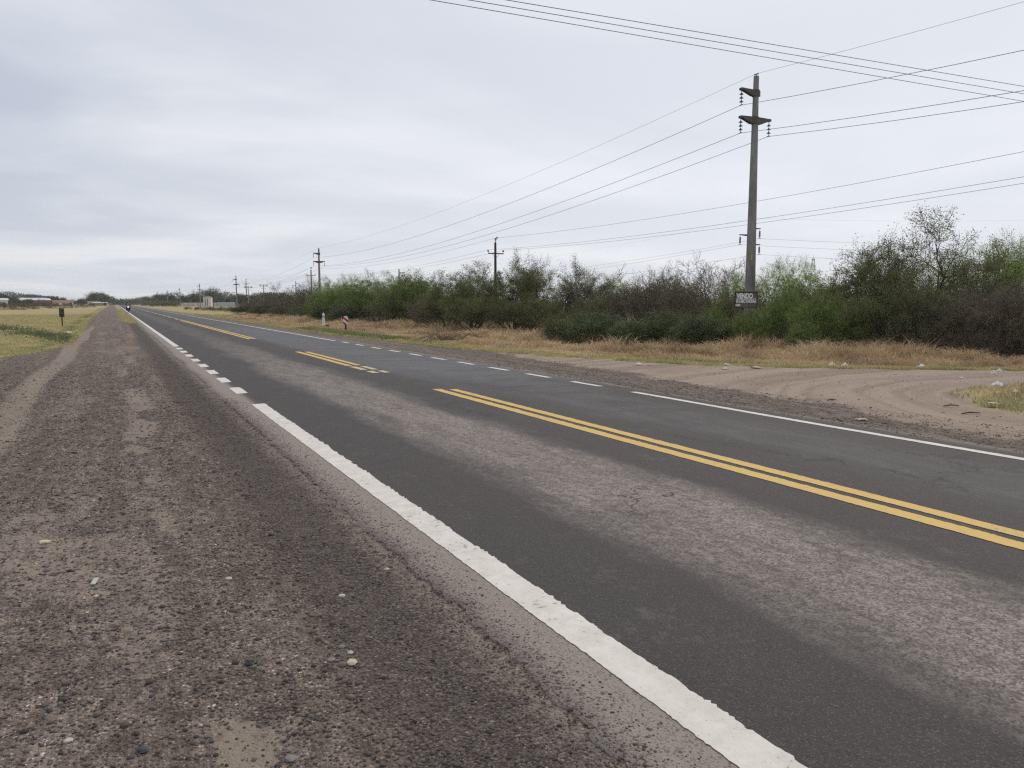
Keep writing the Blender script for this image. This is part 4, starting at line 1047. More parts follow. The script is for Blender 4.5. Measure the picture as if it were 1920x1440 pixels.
def plant(key, px, z, ytop, label, wf=1.0, group=None, cat=None, dy=0, hmin=None, name=None):
    root, parts, H, R, used = PROTO[key]
    x, y, g0 = at(px, z); y += dy
    h = P(px, ytop, z).z-g0 if ytop is not None else hmin
    s = h/H; rz = random.random()*2*PI
    cat = cat or root.name.split('.')[0]
    if not used:
        r = root; r.location = (x, y, g0-.03); r.rotation_euler = (0, 0, rz); r.scale = (s*wf, s*wf, s); PROTO[key][4] = True
    else:
        r = copy_tree(root, parts, (x, y, g0-.03), rz, (s*wf, s*wf, s))
    if 'group' in r: del r['group']
    tag(r, label, cat, group); return r
PL = [
 # front row of the near thicket, right to left:   proto, px, depth, ytop, width, label
 ('dark1', 1050, 35.0, 597, 1.0, 'leftmost dark green rounded shrub at the edge of the dry grass, front of thicket'),
 ('dark2', 1118, 33.6, 586, 1.2, 'low dark green shrub second from left in the rounded front row'),
 ('dark1', 1185, 31.5, 600, 1.05, 'low dark green shrub in front of the bare purplish scrub'),
 ('dark2', 1250, 32.0, 584, 1.1, 'dark green shrub right of centre in the rounded front row'),
 ('dark1', 1318, 30.3, 590, 1.2, 'dark green rounded shrub just left of the VENDO board'),
 ('bright1', 1338, 31.8, 572, .72, 'green leafy bush just left of the VENDO board'),
 ('bright2', 1476, 30.2, 545, .62, 'bright green bush at the right side of the VENDO board'),
 ('bright1', 1540, 28.5, 548, .85, 'bright green bush right of the VENDO board, lit along its top'),
 ('bright2', 1412, 29.6, 577, .75, 'bright green bush in front of the main pole foot, below the VENDO board'),
 ('bright1', 1585, 27.5, 580, .9, 'low green bush left of the big half-bare tree'),
 ('bright2', 1510, 27.2, 602, .8, 'lowest green bush by the tall dry stalks'),
 ('olive2', 1640, 27.5, 540, .9, 'dark olive shrub left under the big half-bare tree'),
 ('olive1', 1725, 27.0, 520, .95, 'dark shaded shrub mass below the big half-bare tree'),
 ('brown1', 1800, 26.5, 548, 1.0, 'tangled leafless brown shrub right of the big half-bare tree'),
 ('brown2', 1868, 26.0, 535, 1.0, 'tangled grey-brown shrub near the right picture edge'),
 ('brown1', 1935, 25.5, 540, 1.0, 'brown leafless shrub cut by the right picture edge'),
 ('brown2', 1760, 25.6, 610, .75, 'low dead brown scrub before the dark shrubs at right'),
 ('brown1', 1845, 24.8, 612, .8, 'low dead brown scrub behind the dry grass at far right'),
 ('brown2', 1990, 24.5, 560, .9, 'brown shrub just outside the right edge of the picture'),
 # second row
 ('big', 1712, 31.5, 412, 1.1, 'big half-bare tree, tallest in the thicket, with dark leaf clumps at right'),
 ('olive1', 1628, 31.0, 468, .95, 'olive tree leaning left beside the big half-bare tree'),
 ('olive2', 1575, 33.5, 508, .9, 'brownish olive tree between the light green tree and the leaning one'),
 ('fresh1', 1507, 36.0, 488, .9, 'light green feathery tree with pointed top right of the main pole'),
 ('fresh2', 1440, 38.0, 497, .85, 'light green tree whose crown shows just right of the main pole'),
 ('fresh1', 1390, 40.0, 515, .8, 'light green tree showing just left of the main pole'),
 ('fresh2', 1800, 36.0, 466, .95, 'light green tree right behind the big half-bare tree'),
 ('fresh1', 1878, 35.0, 446, .9, 'tall light green tree with spreading top near the right edge'),
 ('fresh2', 1935, 33.0, 462, .9, 'light green tree cut by the right edge of the picture'),
 ('bare', 1315, 46.0, 488, 1.1, 'pale leafless tree, left one of the bare pair left of the main pole'),
 ('bare', 1350, 47.0, 492, 1.05, 'pale leafless tree, right one of the bare pair left of the main pole'),
 ('brown1', 1240, 38.0, 516, .95, 'dark purplish leafless shrub above the rounded front row'),
 ('brown2', 1180, 40.0, 528, .95, 'brown leafless shrub left of the dark purplish one'),
 ('brown1', 1305, 37.0, 528, .95, 'brown leafless shrub in front of the bare pale pair'),
 ('olive1', 1256, 47.0, 511, .8, 'dark round-topped tree above the purplish leafless shrubs'),
 ('fresh1', 1160, 50.0, 517, .8, 'yellow-green tree top between olive tree and brown shrubs'),
 ('olive2', 1350, 35.0, 548, .9, 'dull green shrub behind the left edge of the VENDO board'),
 # middle
 ('limb', 1085, 48.0, 501, .95, 'olive tree with flat top, right one of the three mid-picture trees'),
 ('limb', 1010, 46.0, 487, .95, 'olive tree with thick crooked leaning trunk right of the wooden pole'),
 ('olive2', 962, 48.0, 490, .85, 'olive tree with thin bare top twigs just right of the wooden pole'),
 ('olive1', 893, 47.0, 500, 1.05, 'broad dark olive thicket tree just left of the nearest wooden pole'),
 ('olive2', 838, 50.0, 517, 1.0, 'olive brown tree left of the broad dark one'),
 ('olive2', 880, 43.5, 548, 1.05, 'dull olive scrub under the broad dark olive tree'),
 ('olive1', 960, 42.5, 556, 1.05, 'dark olive scrub at the foot of the wooden pole'),
 ('olive1', 1015, 41.0, 550, 1.0, 'dark olive bush under the tree with the crooked trunk'),
 ('olive2', 1110, 38.5, 548, 1.0, 'olive bush behind the leftmost rounded dark shrubs'),
 ('brown1', 822, 52.0, 548, 1.0, 'grey-brown scrub at the left end of the dark olive mass'),
 ('bright1', 768, 60.0, 516, 1.0, 'rich green round-topped tree left of the olive brown mass'),
 ('olive1', 792, 63.0, 512, .9, 'dull green tree top behind the rich green round one'),
 ('fresh2', 735, 68.0, 510, .85, 'light green sparse tree at the foot of the lone pole tip'),
 ('bright2', 700, 66.0, 524, .95, 'green bushy tree left of the rich green round one'),
 ('brown2', 745, 60.0, 556, 1.1, 'dark brown scrub under the rich green round tree'),
 ('fresh1', 668, 75.0, 518, .9, 'light green feathery tree with thin top left of the lone pole tip'),
 ('bright1', 640, 73.0, 536, .95, 'green bush right behind the striped plate'),
 ('fresh2', 620, 80.0, 520, .9, 'light green tree just right of the second concrete pole'),
 ('brown1', 660, 68.0, 560, 1.1, 'brown scrub behind the striped plate'),
 ('brown2', 577, 88.0, 533, 1.0, 'brown bush at the foot of the second wooden pole'),
 ('brown1', 545, 95.0, 538, 1.0, 'brown leafless bush left of the second wooden pole'),
 ('bright2', 600, 76.0, 549, .9, 'green bush directly behind the white marker post'),
 ('brown2', 515, 108.0, 553, 1.0, 'low brown bush under the floodlight mast'),
 ('brown1', 485, 122.0, 557, 1.0, 'low brown bush left of the floodlight mast'),
 ('dark1', 455, 122.0, 571, 1.5, 'low dark shrub where the thicket begins, right of the pale wall'),
 ('dark2', 492, 108.0, 572, 1.5, 'second low dark shrub from the left end of the thicket'),
 ('dark1', 528, 92.0, 574, 1.4, 'low dark shrub under the brown leafless bush left of the pole'),
 ('dark2', 568, 82.0, 574, 1.3, 'dark shrub between the pole foot and the marker post'),
 ('dark1', 605, 72.0, 577, 1.2, 'dark shrub behind the white marker post'),
 ('dark2', 636, 66.0, 580, 1.2, 'dark shrub just left behind the striped plate'),
]
for key, px, z, yt, wf, lab in PL: plant(key, px, z, yt, lab, wf)
FAR = [
 ('round', 295, 520, 552, 1.08, 'dark grove tree at the left end of the bushy clump by the road'),
 ('round2', 308, 500, 550, 1.01, 'dark tree left of the fifth concrete pole'),
 ('round', 322, 470, 553, 0.94, 'dark tree at the right end of the bushy clump before the wall'),
 ('round', 345, 480, 554, 1.08, 'dark green tree behind the left part of the pale wall'),
 ('round', 362, 500, 550, 1.08, 'pale-topped tree behind the middle of the pale wall'),
 ('round2', 386, 520, 542, 1.01, 'tall dark tree with separate heads left behind the white hut'),
 ('round2', 401, 520, 543.5, 0.94, 'tall dark tree with separate heads right behind the white hut'),
 ('round', 377, 500, 557, 1.08, 'low dark tree directly left behind the white hut'),
 ('round', 412, 480, 556, 1.22, 'dark tree right of the white hut'),
 ('round', 430, 440, 558, 1.22, 'dark tree behind the bluish sheet wall'),
 ('round', 452, 420, 551, 1.22, 'dark tree right of the third concrete pole'),
 ('round', 476, 420, 554, 1.22, 'dark tree line piece right of the wooden pole by the mast'),
 ('round', 505, 400, 556, 1.22, 'dark tree low on the horizon right of the floodlight mast'),
 ('round', 184, 560, 548.5, 1.75, 'big round dark tree standing alone left of the vanishing road'),
 ('round2', 207, 640, 554, 0.94, 'smaller loose tree right of the big round one at the road end'),
 ('round', 172, 600, 558, 1.08, 'tree merging into the left side of the big round one'),
 ('round', 152, 560, 560, 1.22, 'dark tree left of the big round tree'),
 ('round', 135, 520, 562, 1.35, 'low dark tree behind the low house with red roof'),
 ('round', 116, 500, 558, 1.35, 'dark tree above the low house with red roof'),
 ('round', 97, 480, 556, 1.49, 'tree with light top right of the brick house'),
 ('round', 60, 640, 552.5, 1.22, 'small crown showing above the long metal shed roof'),
 ('round', 52, 400, 561, 1.62, 'bushy tree in front of the long metal shed'),
 ('round', 24, 420, 556, 1.35, 'dark tree left of the long metal shed'),
 ('round', 4, 400, 551.5, 1.35, 'dark tree cut by the left picture edge'),
 ('round', 35, 380, 562, 1.49, 'low dark bush-like tree below the shed roof left end'),
 ('brown1', 84, 300, 562, 1.4, 'small reddish bare tree at the far edge of the left field'),
 ('round', 276, 800, 556, 1.35, 'dark clustered tree far down the right roadside'),
 ('round2', 263, 950, 556.5, 1.35, 'spiky distant tree left of the dark clustered one'),
 ('round', 268, 850, 561, 1.49, 'lower tree at the foot of the dark clustered one'),
 ('round', 250, 1500, 560, 1.35, 'hazy bluish tree right of the motorcyclist head'),
 ('round', 242, 1800, 561, 1.35, 'hazy bluish tree above the motorcyclist'),
 ('round', 221, 2000, 563, 1.35, 'hazy bluish round tree at the vanishing point of the road'),
 ('round', 234, 2200, 563.5, 1.35, 'faint hazy tree left of the motorcyclist'),
]
for key, px, z, yt, wf, lab in FAR: plant(key, px, z, yt, lab, wf, name='tree', cat='tree')
ORD = ['leftmost', 'second from left', 'third from left', 'fourth from left', 'fifth from left', 'sixth from left', 'rightmost']
for i, (px, z) in enumerate([(272, 560), (281, 500), (286, 440), (296, 420), (306, 400), (317, 395), (327, 400)]):
    plant('brown1' if i % 2 else 'olive1', px, z, 563.5, 'reddish brown bush under the roadside grove, '+ORD[i]+' of its row', 2.0, 'bushes under the roadside grove', 'shrub')
for i, (px, z) in enumerate([(10, 210), (34, 205), (60, 225), (100, 250), (128, 270), (150, 300), (168, 330)]):
    plant('brown2', px, z, 567 if px < 70 else 568, 'low brown bush at the left field edge, '+ORD[i]+' of its row', 1.5, 'bushes along the far edge of the field', 'shrub')
for i, (px, z) in enumerate([(352, 210), (372, 190), (388, 185), (400, 175), (418, 165), (436, 150)]):
    plant('brown1', px, z, 574.5, 'low brown weed clump before the pale wall, '+(ORD[i] if i < 5 else 'rightmost')+' clump', 1.4, 'brown clumps before the pale wall', 'shrub')
for k, (root, parts, H, R, used) in PROTO.items():
    if not used:
        for p_ in parts: bpy.data.objects.remove(p_)
        bpy.data.objects.remove(root)

# ------------------------------------------------------------------ scrub filling the thicket, and the distant wood line
def front_edge(y): return np.interp(y, [10, 16, 19, 23, 30, 40, 53, 66, 80, 118, 160], [30, 27.5, 24.5, 23.2, 21.5, 22.5, 21.5, 20.8, 18.5, 19.5, 20.5])
def scrub():
    n = 230000; y = 11+RNG.random(n)**1.35*165; x = front_edge(y)+2.6+RNG.random(n)**1.3*10
    zf = RNG.random(n); hh = np.interp(y, [10, 60, 90, 120, 170], [2.3, 2.3, 1.9, 1.5, 1.2])*(.5+.7*vnoise(x, y, .35, 3))
    z = hh*zf**.8; k = vnoise(x, y, .9, 8)+vnoise(x, z*2+y, 1.7, 9)*.7 > .62
    Pt = np.stack([x, y, z], 1)[k]
    t = vnoise(Pt[:, 0], Pt[:, 1], .22, 50)
    V, F, v = leaf_quads(Pt, .085, RNG, np.clip(t*.8+RNG.random(len(Pt))*.3, 0, 1), .45)
    m = 9000; y = 11+RNG.random(m)**1.3*150; x = front_edge(y)+.3+RNG.random(m)*6
    p0 = np.stack([x, y, np.zeros(m)], 1); hh = .9+RNG.random(m)*1.3*np.interp(y, [0, 80, 150], [1, .8, .5])
    mid = p0+np.stack([RNG.normal(size=m)*.25, RNG.normal(size=m)*.25, hh*.5], 1); tp = mid+np.stack([RNG.normal(size=m)*.4, RNG.normal(size=m)*.4, hh*.5], 1)
    V2, F2 = seg_tubes(np.concatenate([p0, mid]), np.concatenate([mid, tp]), np.full(2*m, .018), np.full(2*m, .009), 3)
    me = npmesh('scrub', np.concatenate([V, V2]), [F, F2+len(V)], dict(v=np.concatenate([v, RNG.random(len(V2))])))
    me.materials.append(M['leaf_scrub']); me.materials.append(M['brown_twig'])
    mi = np.zeros(len(me.polygons), dtype=np.int32); mi[len(F):] = 1; me.polygons.foreach_set('material_index', mi)
    tag(link('scrub', me, None), 'dense mixed scrub filling the depth of the thicket', 'scrub', kind='stuff')
M['leaf_scrub'] = foliage('leaf_scrub', (.080, .105, .038), (.105, .090, .058), (.075, .085, .040), .3)
scrub()
def woodline(label, xs, n, h, size):
    x0, y0, x1, y1, dep = xs; u = RNG.random(n); w = RNG.random(n)
    dx, dy = x1-x0, y1-y0; L = math.hypot(dx, dy)
    x = x0+dx*u-dy/L*w*dep; y = y0+dy*u+dx/L*w*dep
    hh = h*(.45+.9*vnoise(u*L, w*dep, 1/14., 5)); z = hh*RNG.random(n)**.7
    V, F, v = leaf_quads(np.stack([x, y, z], 1), size, RNG)
    tag(link('distant_wood', npmesh('distant_wood', V, [F], dict(v=v)), M['leaf_far']), label, 'wood', kind='stuff')
woodline('continuous dark line of trees along the left horizon', (-330, 620, -35, 640, 30), 60000, 7.5, .8)
woodline('continuous dark line of trees behind the pale wall', (18, 560, 190, 420, 30), 45000, 7.0, .8)
woodline('low trees lining the right side of the road into the distance', (22, 650, 26, 3200, 25), 30000, 4.5, 1.0)
woodline('low trees lining the left side of the road into the distance', (-22, 1000, -26, 3600, 25), 22000, 4.5, 1.0)
woodline('hazy wood closing the far end of the road', (-900, 4200, 1300, 4300, 60), 16000, 10, 3)

# ------------------------------------------------------------------ grass
def blade_mesh(x, y, h, w, lean, rng, v):
    n = len(x); az = rng.random(n)*2*PI; la = rng.random(n)*2*PI
    z0 = gz(x, y)-.02
    u = np.stack([np.cos(az), np.sin(az), np.zeros(n)], 1)*w[:, None]*.5
    ld = np.stack([np.cos(la), np.sin(la), np.zeros(n)], 1)*(lean*h)[:, None]
    b = np.stack([x, y, z0], 1); m = b+ld*.35+np.array([0, 0, 1])*(h*.6)[:, None]; t = b+ld+np.array([0, 0, 1])*h[:, None]*(1-.25*lean[:, None])
    V = np.stack([b-u, b+u, m+u*.8, m-u*.8, t], 1).reshape(-1, 3); k = (np.arange(n)*5)[:, None]
    F4 = k+np.array([[0, 1, 2, 3]]); F3 = k+np.array([[3, 2, 4]])
    return V, F4, F3, np.repeat(v, 5)
def grass_obj(name, x, y, h, w, lean, v, mat, label, cat):
    V, F4, F3, vv = blade_mesh(x, y, h, w, lean, RNG, v)
    return tag(link(name, npmesh(name, V, [F4, F3], dict(v=vv)), mat), label, cat, kind='stuff')
M['straw'] = foliage('straw', (.30, .19, .10), (.80, .66, .43), (.62, .47, .29), .4, 0)
M['green_blade'] = foliage('green_blade', (.13, .175, .050), (.30, .34, .125), (.36, .33, .15), .35, 0)
M['short_straw'] = foliage('short_straw', (.42, .35, .165), (.64, .55, .29), (.36, .36, .15), .35, 0)
# tall straw in the right verge
n = 260000
y = 11.2+RNG.random(n)**1.9*100; x = XR(y)+.25+RNG.random(n)*(front_edge(y)+1.5-XR(y))
cl = fbm(x, y, 1.1, 33); d = x-XR(y)
k = (cl+RNG.random(n)*.5 > .55) & (island(x, y) < 0)
x, y, d, cl = x[k], y[k], d[k], cl[k]
tall = sst(.3, 2.2, d); h = (.06+(.28+.22*sst(2.5, 6, d))*tall*np.clip(cl*2-.45, .15, 1.3)*(.35+1.2*vnoise(x, y, .42, 88)))*(.55+.75*RNG.random(len(x)))
w = .008+.0005*y*(1+RNG.random(len(x)))
grass_obj('dry_grass', x, y, h, w, .4+1.1*RNG.random(len(x)), np.clip(vnoise(x, y, .7, 3)*.8-.15+RNG.random(len(x))*.5-.1+(1-tall)*.25, 0, 1), M['straw'], 'tall dry straw grass between the gravel shoulder and the thicket', 'grass')
# taller stalks in front of the thicket
n = 11000; y = 11.5+RNG.random(n)*26; x = front_edge(y)-2.4+RNG.random(n)*2.8
k = vnoise(x, y, .8, 71) > .45; x, y = x[k], y[k]
h = .35+RNG.random(len(x))**1.5*1.15*(.4+vnoise(x, y, .5, 72))
grass_obj('dry_stalks', x, y, h, np.full(len(x), .017), .15+.7*RNG.random(len(x)), RNG.random(len(x)), M['straw'], 'tall pale dry stalks standing before the shrubs at right', 'stalks')
# short pale/green fringe on the verge edge
n = 60000; y = 11.3+RNG.random(n)**1.6*110; x = XR(y)-.15+RNG.random(n)**1.2*1.9
k = (island(x, y) < 0) & (vnoise(x, y, 2.2, 8)+RNG.random(n)*.5 > .55); x, y = x[k], y[k]
mgn = masks(x, y)[2]; gs = mgn+RNG.random(len(x))*.5 > .72
h = .05+.09*RNG.random(len(x))
for sel, mat, lab in ((gs, 'green_blade', 'short green grass along the inner edge of the right verge'), (~gs, 'short_straw', 'short yellow grass along the inner edge of the right verge')):
    grass_obj('short_grass', x[sel], y[sel], h[sel], .012+.0006*y[sel], .3+.8*RNG.random(sel.sum()), RNG.random(sel.sum()), M[mat], lab, 'grass')
# island tufts
n = 60000; x = 11.4+RNG.random(n)*13; y = -1+RNG.random(n)*11.5
i_ = island(x, y); k = (i_ > -.05) & (vnoise(x, y, 2.6, 18)+RNG.random(n)*.45 > .52); x, y, i_ = x[k], y[k], i_[k]
cl = vnoise(x, y, .9, 12); brn = sst(.45, .62, cl)*sst(.5, 1.2, i_)
h = (.045+.10*RNG.random(len(x)))*(1+1.6*brn)
gs = RNG.random(len(x)) > .6+.3*brn
for sel, mat, lab in ((gs, 'green_blade', 'green grass and weeds on the small island beside the side road'), (~gs, 'straw', 'brown dry grass on the small island beside the side road')):
    grass_obj('island_grass', x[sel], y[sel], h[sel], .010+.006*RNG.random(sel.sum()), .4+.8*RNG.random(sel.sum()), RNG.random(sel.sum()), M[mat], lab, 'grass')
# left field
n = 150000; y = 27+RNG.random(n)**1.7*110; x = -RNG.random(n)*(.16*y+6)-1.0
k = (x < XL(y)+.15) & (vnoise(x, y, 1.8, 14)+RNG.random(n)*.6 > .6); x, y = x[k], y[k]
m_ = masks(x, y); gs = m_[2]+RNG.random(len(x))*.6 > .86
h = .035+.06*RNG.random(len(x))+.12*gs*np.clip(m_[2]-.55, 0, 1)*RNG.random(len(x))
for sel, mat, lab in ((gs, 'green_blade', 'green weeds and grass in the left field'), (~gs, 'short_straw', 'mown yellow grass of the left field')):
    grass_obj('field_grass', x[sel], y[sel], h[sel], .012+.0007*y[sel], .4+.8*RNG.random(sel.sum()), RNG.random(sel.sum()), M[mat], lab, 'grass')
# dark green weeds on the low ridge by the marker plate
n = 7000; x = -1.9-RNG.random(n)*8; y = 50+(-x-4)*4+RNG.normal(size=n)*2.6
k = (vnoise(x, y, .7, 24)+RNG.random(n)*.3 > .5) & (x < XL(y)); x, y = x[k], y[k]
h = (.05+.16*RNG.random(len(x)))*(.4+sst(-2, -5, x))
Pt = np.stack([x, y, gz(x, y)+h*RNG.random(len(x))], 1); V, F, v = leaf_quads(Pt, .09, RNG)
tag(link('roadside_weeds', npmesh('roadside_weeds', V, [F], dict(v=v)), M['leaf_dark']), 'dark green weeds on the low ridge crossing the left field', 'weeds', kind='stuff')
# green weed patch by the striped plate
n = 7000; y = 33+RNG.random(n)*19; x = XR(y)+.9+RNG.normal(size=n)*.5
k = (vnoise(x, y, .5, 44) > .30) & (x > XR(y)); x, y = x[k], y[k]; h = .08+.18*RNG.random(len(x))
grass_obj('green_weeds', x, y, h, .02+.0006*y, .5+.5*RNG.random(len(x)), RNG.random(len(x))*.5, M['green_blade'], 'fresh green weed patch by the striped plate', 'weeds')
# grass strip between path and road far ahead
n = 30000; y = 67+RNG.random(n)**1.5*160; x = .3+RNG.random(n)*1.15
k = masks(x, y)[0]+RNG.random(n)*.4 > .7; x, y = x[k], y[k]; h = .05+.10*RNG.random(len(x))
grass_obj('strip_grass', x, y, h, .014+.0005*y, .4+.8*RNG.random(len(x)), RNG.random(len(x)), M['short_straw'], 'yellow grass strip between the gravel path and the asphalt', 'grass')

# brush pile in the verge
p = G(842, 640); g0 = float(gz(p.x, p.y)); b = MB()
for i in range(34):
    a = random.uniform(-.5, .5)+(0 if i % 2 else PI); L = random.uniform(.7, 1.7)
    x0 = random.uniform(-.5, .5); y0 = random.uniform(-.35, .35)
    b.tube([(x0, y0, .02), (x0+math.cos(a)*L*.4, y0+math.sin(a)*L*.4, random.uniform(.2, .42)), (x0+math.cos(a)*L, y0+math.sin(a)*L, random.uniform(.0, .22))], [.014, .009, .005], 4)
o = b.build('brush_pile', M['brown_twig']); o.location = (p.x, p.y, g0); o.rotation_euler = (0, 0, -YAW); tag(o, 'pile of dead cut branches lying on the dry verge', 'brush pile')

# ------------------------------------------------------------------ loose gravel
ICO_V = None
def pebbles(name, x, y, s, v, mat, label, zoff=.15):
    t = (1+5**.5)/2
    iv = np.array([(-1,t,0),(1,t,0),(-1,-t,0),(1,-t,0),(0,-1,t),(0,1,t),(0,-1,-t),(0,1,-t),(t,0,-1),(t,0,1),(-t,0,-1),(-t,0,1)], float)/1.902
    fc = np.array([(0,11,5),(0,5,1),(0,1,7),(0,7,10),(0,10,11),(1,5,9),(5,11,4),(11,10,2),(10,7,6),(7,1,8),(3,9,4),(3,4,2),(3,2,6),(3,6,8),(3,8,9),(4,9,5),(2,4,11),(6,2,10),(8,6,7),(9,8,1)])
    n = len(x); V = iv[None]*(1+.28*(RNG.random((n, 12, 1))-.5))
    V = V*np.stack([.7+.6*RNG.random(n), .6+.4*RNG.random(n), .35+.35*RNG.random(n)], 1)[:, None]
    a = RNG.random(n)*2*PI; c, s_ = np.cos(a)[:, None], np.sin(a)[:, None]
    V = np.stack([V[..., 0]*c-V[..., 1]*s_, V[..., 0]*s_+V[..., 1]*c, V[..., 2]], -1)*s[:, None, None]*.5
    z = np.where((x > 1.56) & (x < 9), roadz(x, y), gz(x, y))
    V = V+np.stack([x, y, z+s*zoff*.5], 1)[:, None]
    F = fc[None]+(np.arange(n)*12)[:, None, None]
    me = npmesh(name, V.reshape(-1, 3), [F.reshape(-1, 3)], dict(v=np.repeat(v, 12)), True)
    return tag(link(name, me, mat), label, 'gravel', kind='stuff')
n_ = NT('pebble'); v_ = n_.attr('v')
pc = n_.ramp(v_, [(0, (.042, .035, .036)), (.30, (.105, .085, .080)), (.65, (.195, .158, .132)), (.88, (.31, .255, .21)), (.975, (.44, .38, .32)), (1, (.60, .55, .48))])
pc = n_.mix(n_.mr(n_.noise(60, 3), .35, .65, 0, .35), pc, (.13, .105, .085))
n_.bsdf(pc, .85, .2); M['pebble'] = n_.m
n = 160000
y = 1.3+RNG.random(n)**1.7*30; x = 1.62-RNG.random(n)*(3.4+.06*y)
k = (vnoise(x, y, 3, 70)*.6+RNG.random(n)*.8 > .45) & (masks(x, y)[1]+RNG.random(n)*.8 < 1.12) & (x < 1.60+.04*RNG.normal(size=n)) & (x > XL(y)+.3) & (RNG.random(n) < sst(31, 9, y)*.9+.1*(y < 26)); x, y = x[k], y[k]
s = np.clip(.0105*np.exp(RNG.normal(size=len(x))*.45), .005, .042)*(1+.025*y)
s *= np.where(x > 1.0, .72, 1.0)
pebbles('loose_gravel', x, y, s, np.clip(RNG.random(len(x))*(1-.5*sst(.8, 1.15, x+(fbm(x, y, 1.2, 95)-.5)*.6)*(x < 2))*(1-.28*sst(6, 2.5, y)), 0, 1), M['pebble'], 'loose mixed gravel on the near left shoulder')
n = 13000; y = 1.5+RNG.random(n)**1.4*13; x = 1.58+RNG.normal(size=n)*.13; y = y[x < 1.86]; x = x[x < 1.86]; n = len(x)
s = np.clip(.0085*np.exp(RNG.normal(size=n)*.45), .004, .024)*(1+.03*y)
pebbles('edge_gravel', x, y, s, RNG.random(n)*.85, M['pebble'], 'small dark stones bedded in the dusty edge of the asphalt', -.1)
n = 26000; y = 2+RNG.random(n)**1.3*26; x = 8.75+RNG.random(n)*(1.9+np.clip(y-14, 0, 8)*.1)
k = (vnoise(x, y, 2.5, 90)+RNG.random(n)*.5 > .55) & (RNG.random(n) < sst(29, 10, y)+.08); x, y = x[k], y[k]
s = np.clip(.011*np.exp(RNG.normal(size=len(x))*.5), .006, .05)*(1+.012*y)
pebbles('shoulder_gravel', x, y, s, RNG.random(len(x))**.8, M['pebble'], 'loose gravel on the right shoulder')
n = 5000; y = 5+RNG.random(n)*16; x = 10.5+RNG.random(n)*9; k = masks(x, y)[0] < .3; x, y = x[k], y[k]
pebbles('dirt_road_gravel', x, y, .008+.028*RNG.random(len(x))**5, RNG.random(len(x)), M['pebble'], 'scattered stones and crumbs on the dirt side road')

# ------------------------------------------------------------------ single stones and litter
def blob(name, px, py, size, mat, label, cat, flat=.5, seed=0, asp=1.0, lift=.0, group=None, rough=.35):
    p = G(px, py); r = random.Random(seed+int(px)); b = MB().ball((0, 0, 0), .5, (1, asp, flat), 10, 7)
    b.v = [tuple(c*(1+rough*(r.random()-.5)) for c in v) for v in b.v]
    b.v = [(v[0]*size, v[1]*size, v[2]*size) for v in b.v]
    o = b.build(name, M[mat], None); z = float(roadz(p.x, p.y)) if 1.56 < p.x < 9 else float(gz(p.x, p.y))
    o.location = (p.x, p.y, z+size*flat*.22+lift); o.rotation_euler = (0, 0, r.random()*6)
    return tag(o, label, cat, group)
blob('stone', 660, 1248, .050, 'cream_stone', 'cream yellow stone, largest pale pebble on the near gravel', 'stone', .5)
blob('stone', 657, 1229, .030, 'pale_stone', 'small white stone just above the cream yellow one', 'stone', .6)
blob('stone', 641, 1218, .034, 'grey_stone', 'light grey stone up left of the cream yellow one', 'stone', .5)
blob('stone', 641, 1117, .040, 'pale_stone', 'flat pale stone halfway up the near gravel, right of centre', 'stone', .4)
blob('stone', 725, 1068, .034, 'pale_stone', 'pale grey stone at the edge of the dark gravel', 'stone', .5)
blob('stone', 428, 1085, .040, 'pale_stone', 'oval white stone up right of the flat pale slip', 'stone', .45)
blob('stone', 180, 1122, .028, 'cream_stone', 'small cream stone just below the flat pale slip', 'stone', .5)
blob('stone', 622, 1243, .040, 'grey_stone', 'dark grey flat stone left of the cream yellow one', 'stone', .35)
blob('stone', 545, 1424, .040, 'grey_stone', 'grey stone at the bottom edge of the picture', 'stone', .5)
blob('stone', 84, 1020, .075, 'cream_stone', 'pale tan stone at the left edge of the near gravel', 'stone', .35)
blob('stone', 128, 1391, .035, 'pale_stone', 'pale stone near the bottom left corner', 'stone', .45)
blob('plastic_scrap', 470, 1249, .055, 'dark_metal', 'crumpled black plastic scrap on the near gravel', 'litter', .45, rough=.8)
blob('plastic_scrap', 267, 1408, .045, 'dark_metal', 'black scrap on the gravel near the bottom edge', 'litter', .4, rough=.8)
p = G(178, 1098); o = MB().box((0, 0, 0), (.028, .085, .006)).build('paper_slip', M['pale_stone'], None, .0015)
o.location = (p.x, p.y, float(gz(p.x, p.y))+.016); o.rotation_euler = (.12, .05, -.25); tag(o, 'flat pale rectangular slip lying on the near gravel', 'litter')
def rag(name, px, py, size, mat, label, seed=1, h=.5, cat='litter', lift=0.0):
    size *= .60; h = min(h, .55)*.85
    """crumpled thin-walled bag or paper"""
    p = G(px, py); r = np.random.default_rng(seed+int(px)); n = 9
    u, v = np.meshgrid(np.linspace(-1, 1, n), np.linspace(-1, 1, n)); rr = np.hypot(u, v)
    z = np.clip(1-rr*.75, 0, 1)*h*(.6+.9*r.random((n, n)))+.10*r.random((n, n))
    X = u*.5*(1+.4*(r.random((n, n))-.5)); Y = v*.4*(1+.4*(r.random((n, n))-.5))
    V = np.stack([X, Y, z], -1).reshape(-1, 3)*size; q = np.arange(n*n).reshape(n, n)
    o = link(name, npmesh(name, V, [np.stack([q[:-1, :-1], q[:-1, 1:], q[1:, 1:], q[1:, :-1]], -1).reshape(-1, 4)], None, True), M[mat])
    so = o.modifiers.new('thickness', 'SOLIDIFY'); so.thickness = .004
    o.location = (p.x, p.y, float(gz(p.x, p.y))+.01+lift); o.rotation_euler = (0, 0, r.random()*6)
    return tag(o, label, cat)
rag('plastic_bag', 1560, 687, .36, 'pink_plastic', 'pinkish white crumpled bag, left of the pair under the tall dry stalks')
